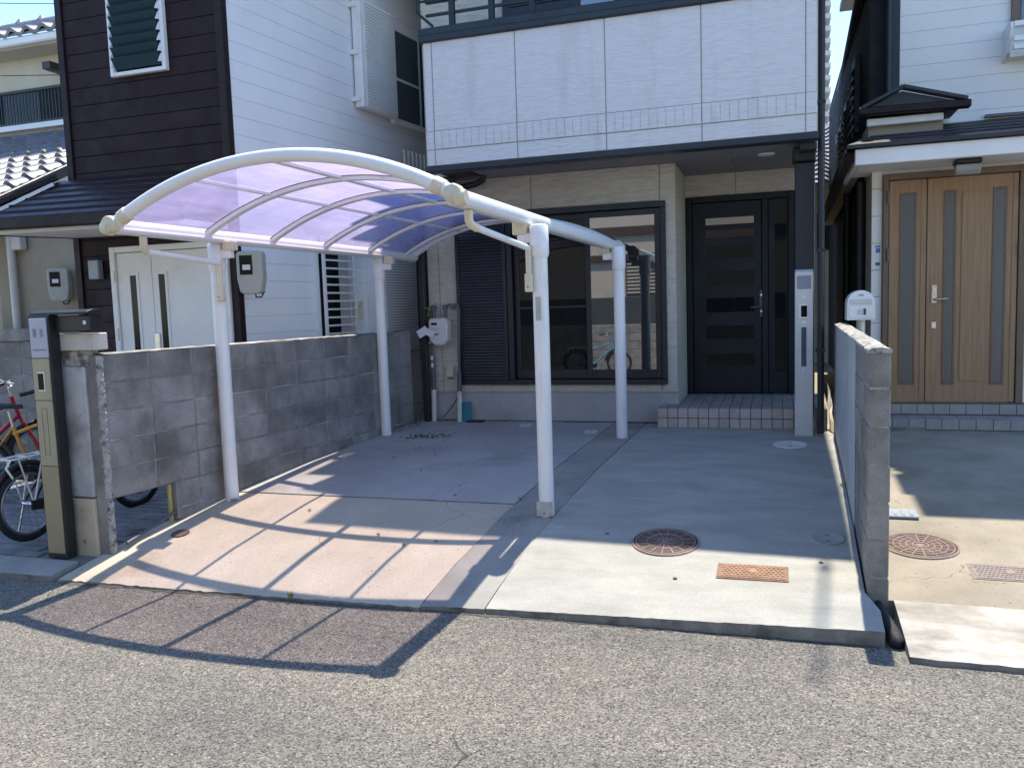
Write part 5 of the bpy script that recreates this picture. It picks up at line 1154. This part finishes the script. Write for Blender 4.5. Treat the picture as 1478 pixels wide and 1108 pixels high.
# ------------------------------------------------------------------ bicycles
def bicycle(label, paint, loc, heading, r=.275, wb=1.02, rack=True, rear='rubber', group='bicycles', basket=False):
    """origin on the ground midway between the wheels, +x forward"""
    t = thing('bicycle', label, 'bicycle', loc, group, local=True)
    xr, xf = -wb/2, wb/2
    for x in (xr, xf):
        w_ = MB().lathe([(r-.045, -.012), (r-.012, -.022), (r, 0), (r-.012, .022), (r-.045, .012)], (x, 0, r), 36, 'y').build('wheel', 'rubber', t)
        MB().lathe([(r-.062, -.012), (r-.044, -.013), (r-.044, .013), (r-.062, .012), (r-.062, -.012)], (x, 0, r), 36, 'y').build('rim', 'rim_grey', w_)
        mb = MB()
        for k in range(20):
            a = 2*PI*k/20; s = .02 if k % 2 else -.02
            mb.tube([(x+.015*math.cos(a+.6), s, r+.015*math.sin(a+.6)), (x+(r-.055)*math.cos(a), 0, r+(r-.055)*math.sin(a))], .0017, 4, False)
        mb.build('spokes', 'rim_grey', w_)
        MB().tube([(x, -.045, r), (x, .045, r)], .018, 10).build('hub', 'chrome', w_)
    bb = Vector((xr+.43, 0, .27)); st = Vector((xr+.30, 0, .66)); ht = Vector((xf-.19, 0, .82)); hb = Vector((xf-.15, 0, .66)); sd = Vector((xr+.27, 0, .80))
    mb = MB(); mb.tube([bb, st], .017, 10); mb.tube([bb, hb], .021, 10); mb.tube([st-Vector((0, 0, .06)), ht-Vector((-.01, 0, .04))], .018, 10); mb.tube([hb-Vector((-.01, 0, .03)), ht+Vector((-.01, 0, .03))], .022, 10)
    for s in (-.05, .05):
        mb.tube([bb, (xr, s, r)], .011, 8); mb.tube([st, (xr, s, r)], .009, 8)
    mb.build('frame', paint, t)
    mb = MB(); mb.tube([hb+Vector((.01, 0, -.02)), hb+Vector((.03, .0, -.08))], .018, 8)
    for s in (-.045, .045): mb.tube([hb+Vector((.03, s, -.07)), (xf-.02, s, r+.1), (xf, s, r)], .012, 8)
    mb.build('fork', paint, t)
    hbar = MB().tube([ht, ht+Vector((-.03, 0, .14))], .013, 8).tube([ht+Vector((-.22, -.29, .15)), ht+Vector((-.06, -.22, .20)), ht+Vector((.0, -.08, .15)), ht+Vector((.0, .08, .15)), ht+Vector((-.06, .22, .20)), ht+Vector((-.22, .29, .15))], .011, 8).build('handlebar', 'chrome', t)
    for s in (-1, 1): MB().tube([ht+Vector((-.12, s*.255, .175)), ht+Vector((-.235, s*.295, .148))], .017, 8).build('grip', 'black_plastic', hbar)
    for s in (-1, 1): MB().tube([ht+Vector((-.08, s*.235, .185)), ht+Vector((-.02, s*.25, .16)), ht+Vector((-.10, s*.30, .13))], .006, 6).build('brake_lever', 'chrome', hbar)
    MB().tube([st, sd], .013, 8).build('seat_post', 'chrome', t)
    prof = [(-.14, .085), (-.06, .08), (.04, .035), (.13, .015)]
    mb = MB(); n = 10
    mb.grid(lambda u, v: (sd.x+interp([(0, -.14), (.35, -.06), (.7, .04), (1, .13)], u), math.cos(PI*v)*interp([(0, .05), (.12, .085), (.35, .08), (.7, .035), (1, .012)], u), sd.z+.02+.04*math.sin(PI*v)+.02*(1-u)), 8, 8)
    mb.build('saddle', 'black_plastic', t)
    mb = MB().tube([bb-Vector((0, .06, 0)), bb+Vector((0, .06, 0))], .025, 10); mb.lathe([(.075, -.003), (.085, 0), (.075, .003)], bb-Vector((0, .045, 0)), 24, 'y')
    for s in (-1, 1): mb.tube([bb+Vector((0, s*.065, 0)), bb+Vector((s*.08, s*.075, -s*.14))], .009, 6); mb.box(bb.x+s*.08-.04, s*.085-.03+s*.03, bb.z-s*.14-.012, bb.x+s*.08+.04, s*.085+.03+s*.03, bb.z-s*.14+.012)
    mb.build('crank', 'black_plastic', t)
    MB().prism([(xr-.03, -.055, r+.03), (xr-.03, -.055, r-.04), (bb.x+.06, -.055, bb.z-.08), (bb.x+.08, -.055, bb.z+.03)], (0, -.012, 0)).build('chain_guard', 'black_plastic', t, .004)
    for x, a0, a1 in ((xr, .15*PI, 1.05*PI), (xf, .35*PI, .95*PI)):
        pts = [(x+(r+.025)*math.cos(lerp(a0, a1, k/14)), 0, r+(r+.025)*math.sin(lerp(a0, a1, k/14))) for k in range(15)]
        MB().tube(pts, .024, 6, True).build('mudguard', 'black_plastic', t)
    if rack:
        mb = MB(); z = 2*r+.075
        for s in (-.06, .06):
            mb.tube([(xr+.27, s, z), (xr-.16, s, z), (xr-.20, s, z-.05), (xr-.16, s*1.1, z-.13)], .008, 6); mb.tube([(xr+.10, s, z), (xr, s*.95, r)], .007, 6)
            mb.tube([(xr-.10, s, z), (xr, s*.95, r)], .006, 6)
        for x in (-.16, -.02, .12): mb.tube([(xr+x, -.06, z), (xr+x, .06, z)], .007, 6)
        mb.build('rack', 'aluminium_white', t)
        MB().tube([(xr-.21, 0, 2*r-.05), (xr-.225, 0, 2*r-.05)], .025, 10).build('reflector', 'red_paint', t)
    MB().tube([(xr+.02, .07, r), (xr-.02, .12, .0)], .008, 6).build('stand', 'chrome', t)
    t.rotation_euler = (0, 0, heading); return t
bicycle('black bicycle with white rear rack standing behind the gate pillar', 'black_plastic', (-5.175, 5.02, GY(5.0)), math.radians(88))
bicycle('yellow bicycle standing between the black and the red ones', 'yellow_paint', (-6.17, 5.5, GY(5.5)), math.radians(14), rack=False)
bicycle('red bicycle standing beyond the yellow one, before the low block wall', 'red_paint', (-7.22, 5.78, GY(5.8)), math.radians(62), rack=False)

# ------------------------------------------------------------------ far things, wires, the other side of the street
def far_house():
    t = thing('house', 'far house with pale glittering tiled roof, glimpsed in the gap between houses', 'house', (1, 17, .4))
    BX('wall', 'cream_wall', t, -2, 17.2, .3, 4, 17.5, 4.0)
    mb = MB(); nx, ny = 40, 14
    def f(u, v):
        x = lerp(-2.5, 4.5, u); y = lerp(16.2, 19.4, v); return (x, y, lerp(3.75, 5.35, v)+.03*math.cos(x*2*PI/.28)+.03*((v*ny) % 1))
    for j in range(ny):
        mb.grid(lambda u, v, j=j: (lerp(-2.5, 4.5, u), lerp(16.2, 19.4, (j+v)/ny), lerp(3.75, 5.35, (j+v)/ny)+.03*math.cos(lerp(-2.5, 4.5, u)*2*PI/.28)+.045*(1-v)), 150, 1)
        mb.grid(lambda u, v, j=j: (lerp(-2.5, 4.5, u), lerp(16.2, 19.4, j/ny), lerp(3.75, 5.35, j/ny)+.03*math.cos(lerp(-2.5, 4.5, u)*2*PI/.28)+.045-.06*v), 150, 1, False)
    mb.build('roof_tiles', 'roof_tile', t, kind='stuff')
    BX('window', 'glass_teal', t, .75, 17.15, 2.6, 1.1, 17.2, 3.3)
far_house()
def tower():
    t = thing('apartment_tower', 'distant pale high-rise with stacked balconies above the gap between houses', 'building', (4, 232, 0))
    BX('block', 'tower_glass', t, -20, 232, 0, 11.9, 250, 96)
    for k in range(32):
        z = 2.2+k*3.02
        s = BX('balcony', 'tower_white', t, -20, 230.2, z, 13.3, 248, z+1.15)
tower()
def wires():
    for k, (a, b, s) in enumerate((((-12.5, 9.0, 6.45), (-7.5, 10.0, 6.05), .06), ((-14, 9.0, 5.6), (-9.3, 9.9, 5.25), .05), ((-11.5, 9.0, 7.6), (-6.2, 8.0, 6.2), .05), ((-11.0, 9.0, 7.3), (-6.2, 8.2, 6.1), .05))):
        a, b = Vector(a), Vector(b)
        MBB = MB().tube([a.lerp(b, i/12)-Vector((0, 0, s*4*(i/12)*(1-i/12))) for i in range(13)], .006, 5)
        o = MBB.build('overhead_wire', 'wire'); tag(o, 'thin overhead service wire crossing above the cream tiled house', 'wire', 'service wires')
wires()
def opposite_side():
    t = thing('house', 'cream house across the street with brown bands and louvred shutter, seen mirrored in the window', 'house', (-4, -4, 0))
    BX('wall', 'opp_wall', t, -14, -4.6, 0, 8, -4.3, 6.2)
    for z in (3.45, 5.6): BX('band', 'opp_brown', t, -14, -4.298, z, 8, -4.22, z+.22)
    BX('eave', 'opp_brown', t, -14, -4.29, 6.0, 8, -3.6, 6.25)
    for x0 in (-3.75, .8, -9.5):
        w_ = BX('shutter', 'opp_brown', t, x0, -4.298, 1.9, x0+1.0, -4.26, 2.78)
        for k in range(9): BX('slat', 'opp_wall', w_, x0+.04, -4.258, 1.94+k*.093, x0+.96, -4.235, 1.94+k*.093+.05)
    BX('lintel', 'opp_brown', t, -4.7, -4.298, 2.80, -2.6, -4.2, 2.96)
    f = thing('panel_fence', 'dark grey panel fence across the street, standing on the low block wall', 'fence', (-3, -2.7, 1.1))
    for k in range(9): BX('panel', 'opp_grey', f, -13+k*2.0, -2.72, 1.18, -13+k*2.0+1.98, -2.68, 1.84)
    b = thing('block_fence', 'low block wall under the grey panel fence across the street', 'wall', (-3, -2.5, 0))
    m1 = block_mesh(.39, .19, .1, 'opp_block')
    BX('mortar', 'mortar', b, -9, -2.64, 0, 3, -2.56, 1.15)
    for c in range(6):
        for k in range(22): link('concrete_block', m1, b, loc=(-8.0+k*.4, -2.6, -.02+c*.2+.095))
    tr = MB().grid(lambda u, v: (lerp(-60, 60, u), lerp(-12, -1.6, v), .006), 4, 2).build('far_pavement', 'concrete_band', kind='structure')
opposite_side()
bicycle('pale blue bicycle parked across the street, seen mirrored in the window', 'blue_paint', (-4.05, -1.9, 0), 0.0, .30, 1.05)

def gutter_dirt():
    # thin ragged line of silt and moss along the slab fronts and wall feet
    def strip(name, pts, wd, m_, lift=.004):
        r = random.Random(len(pts)*7+int(wd*1000)); mb = MB(); v = []; n = len(pts)
        for x, y, z in pts: v += [(x, y+.004, z+lift), (x, y-wd*r.uniform(.25, 1.3), z+lift*.6)]
        mb.add(v, [(2*i, 2*i+1, 2*i+3, 2*i+2) for i in range(n-1)]); o = mb.build(name, m_, kind='stuff')
        o['label'] = 'ragged line of dark silt along the foot of the slabs and walls'; o['category'] = 'dirt'; return o
    strip('gutter_silt', [(x, lerp(4.075, 4.13, (x+4.4)/2.5), 0) for x in [-4.45+k*.04 for k in range(63)]], .035, 'soil_dark')
    strip('gutter_silt', [(x, lerp(4.14, 4.19, (x+1.93)/2.4), 0) for x in [-1.93+k*.04 for k in range(61)]], .022, 'soil_dark')
    strip('wall_foot_silt', [(x, 8.61, GL(8.6)+.006) for x in [-3.7+k*.05 for k in range(52)]], .07, 'soil_dark')
def weeds():
    wm = MB().add([(0, 0, 0), (.005, .002, .025), (.002, .008, .055), (-.005, 0, .022)], [(0, 1, 2, 3)]).mesh('blade', 'leaf_green')
    for lab, x, y, n_, r_ in (('small weed at the foot of the front left carport post', -4.10, 5.40, 16, .02), ('small weed in the joint between old slab and patched band', -1.80, 5.70, 10, .015), ('small weed where the block wall meets the driveway back slab', -4.03, 7.05, 18, .03), ('small weed in the corner between new slab and pale wall', .455, 6.3, 14, .015)):
        z = GR(x, y) if x > -1.5 else GL(y); t = thing('weed', lab, 'plant', (x, y, z), 'weeds in the joints')
        for k in range(n_): link('blade', wm, t, loc=(x+random.gauss(0, r_*.5), y+random.gauss(0, r_), z), rot=(random.uniform(-.7, .7), random.uniform(-.7, .7), random.uniform(0, 6)), scl=(random.uniform(.5, .9),)*3)
weeds()
mat('soil_dark', (.05, .045, .035), .95, scale=30, col2=(.11, .10, .08), bump=.8, bscale=90)
gutter_dirt()
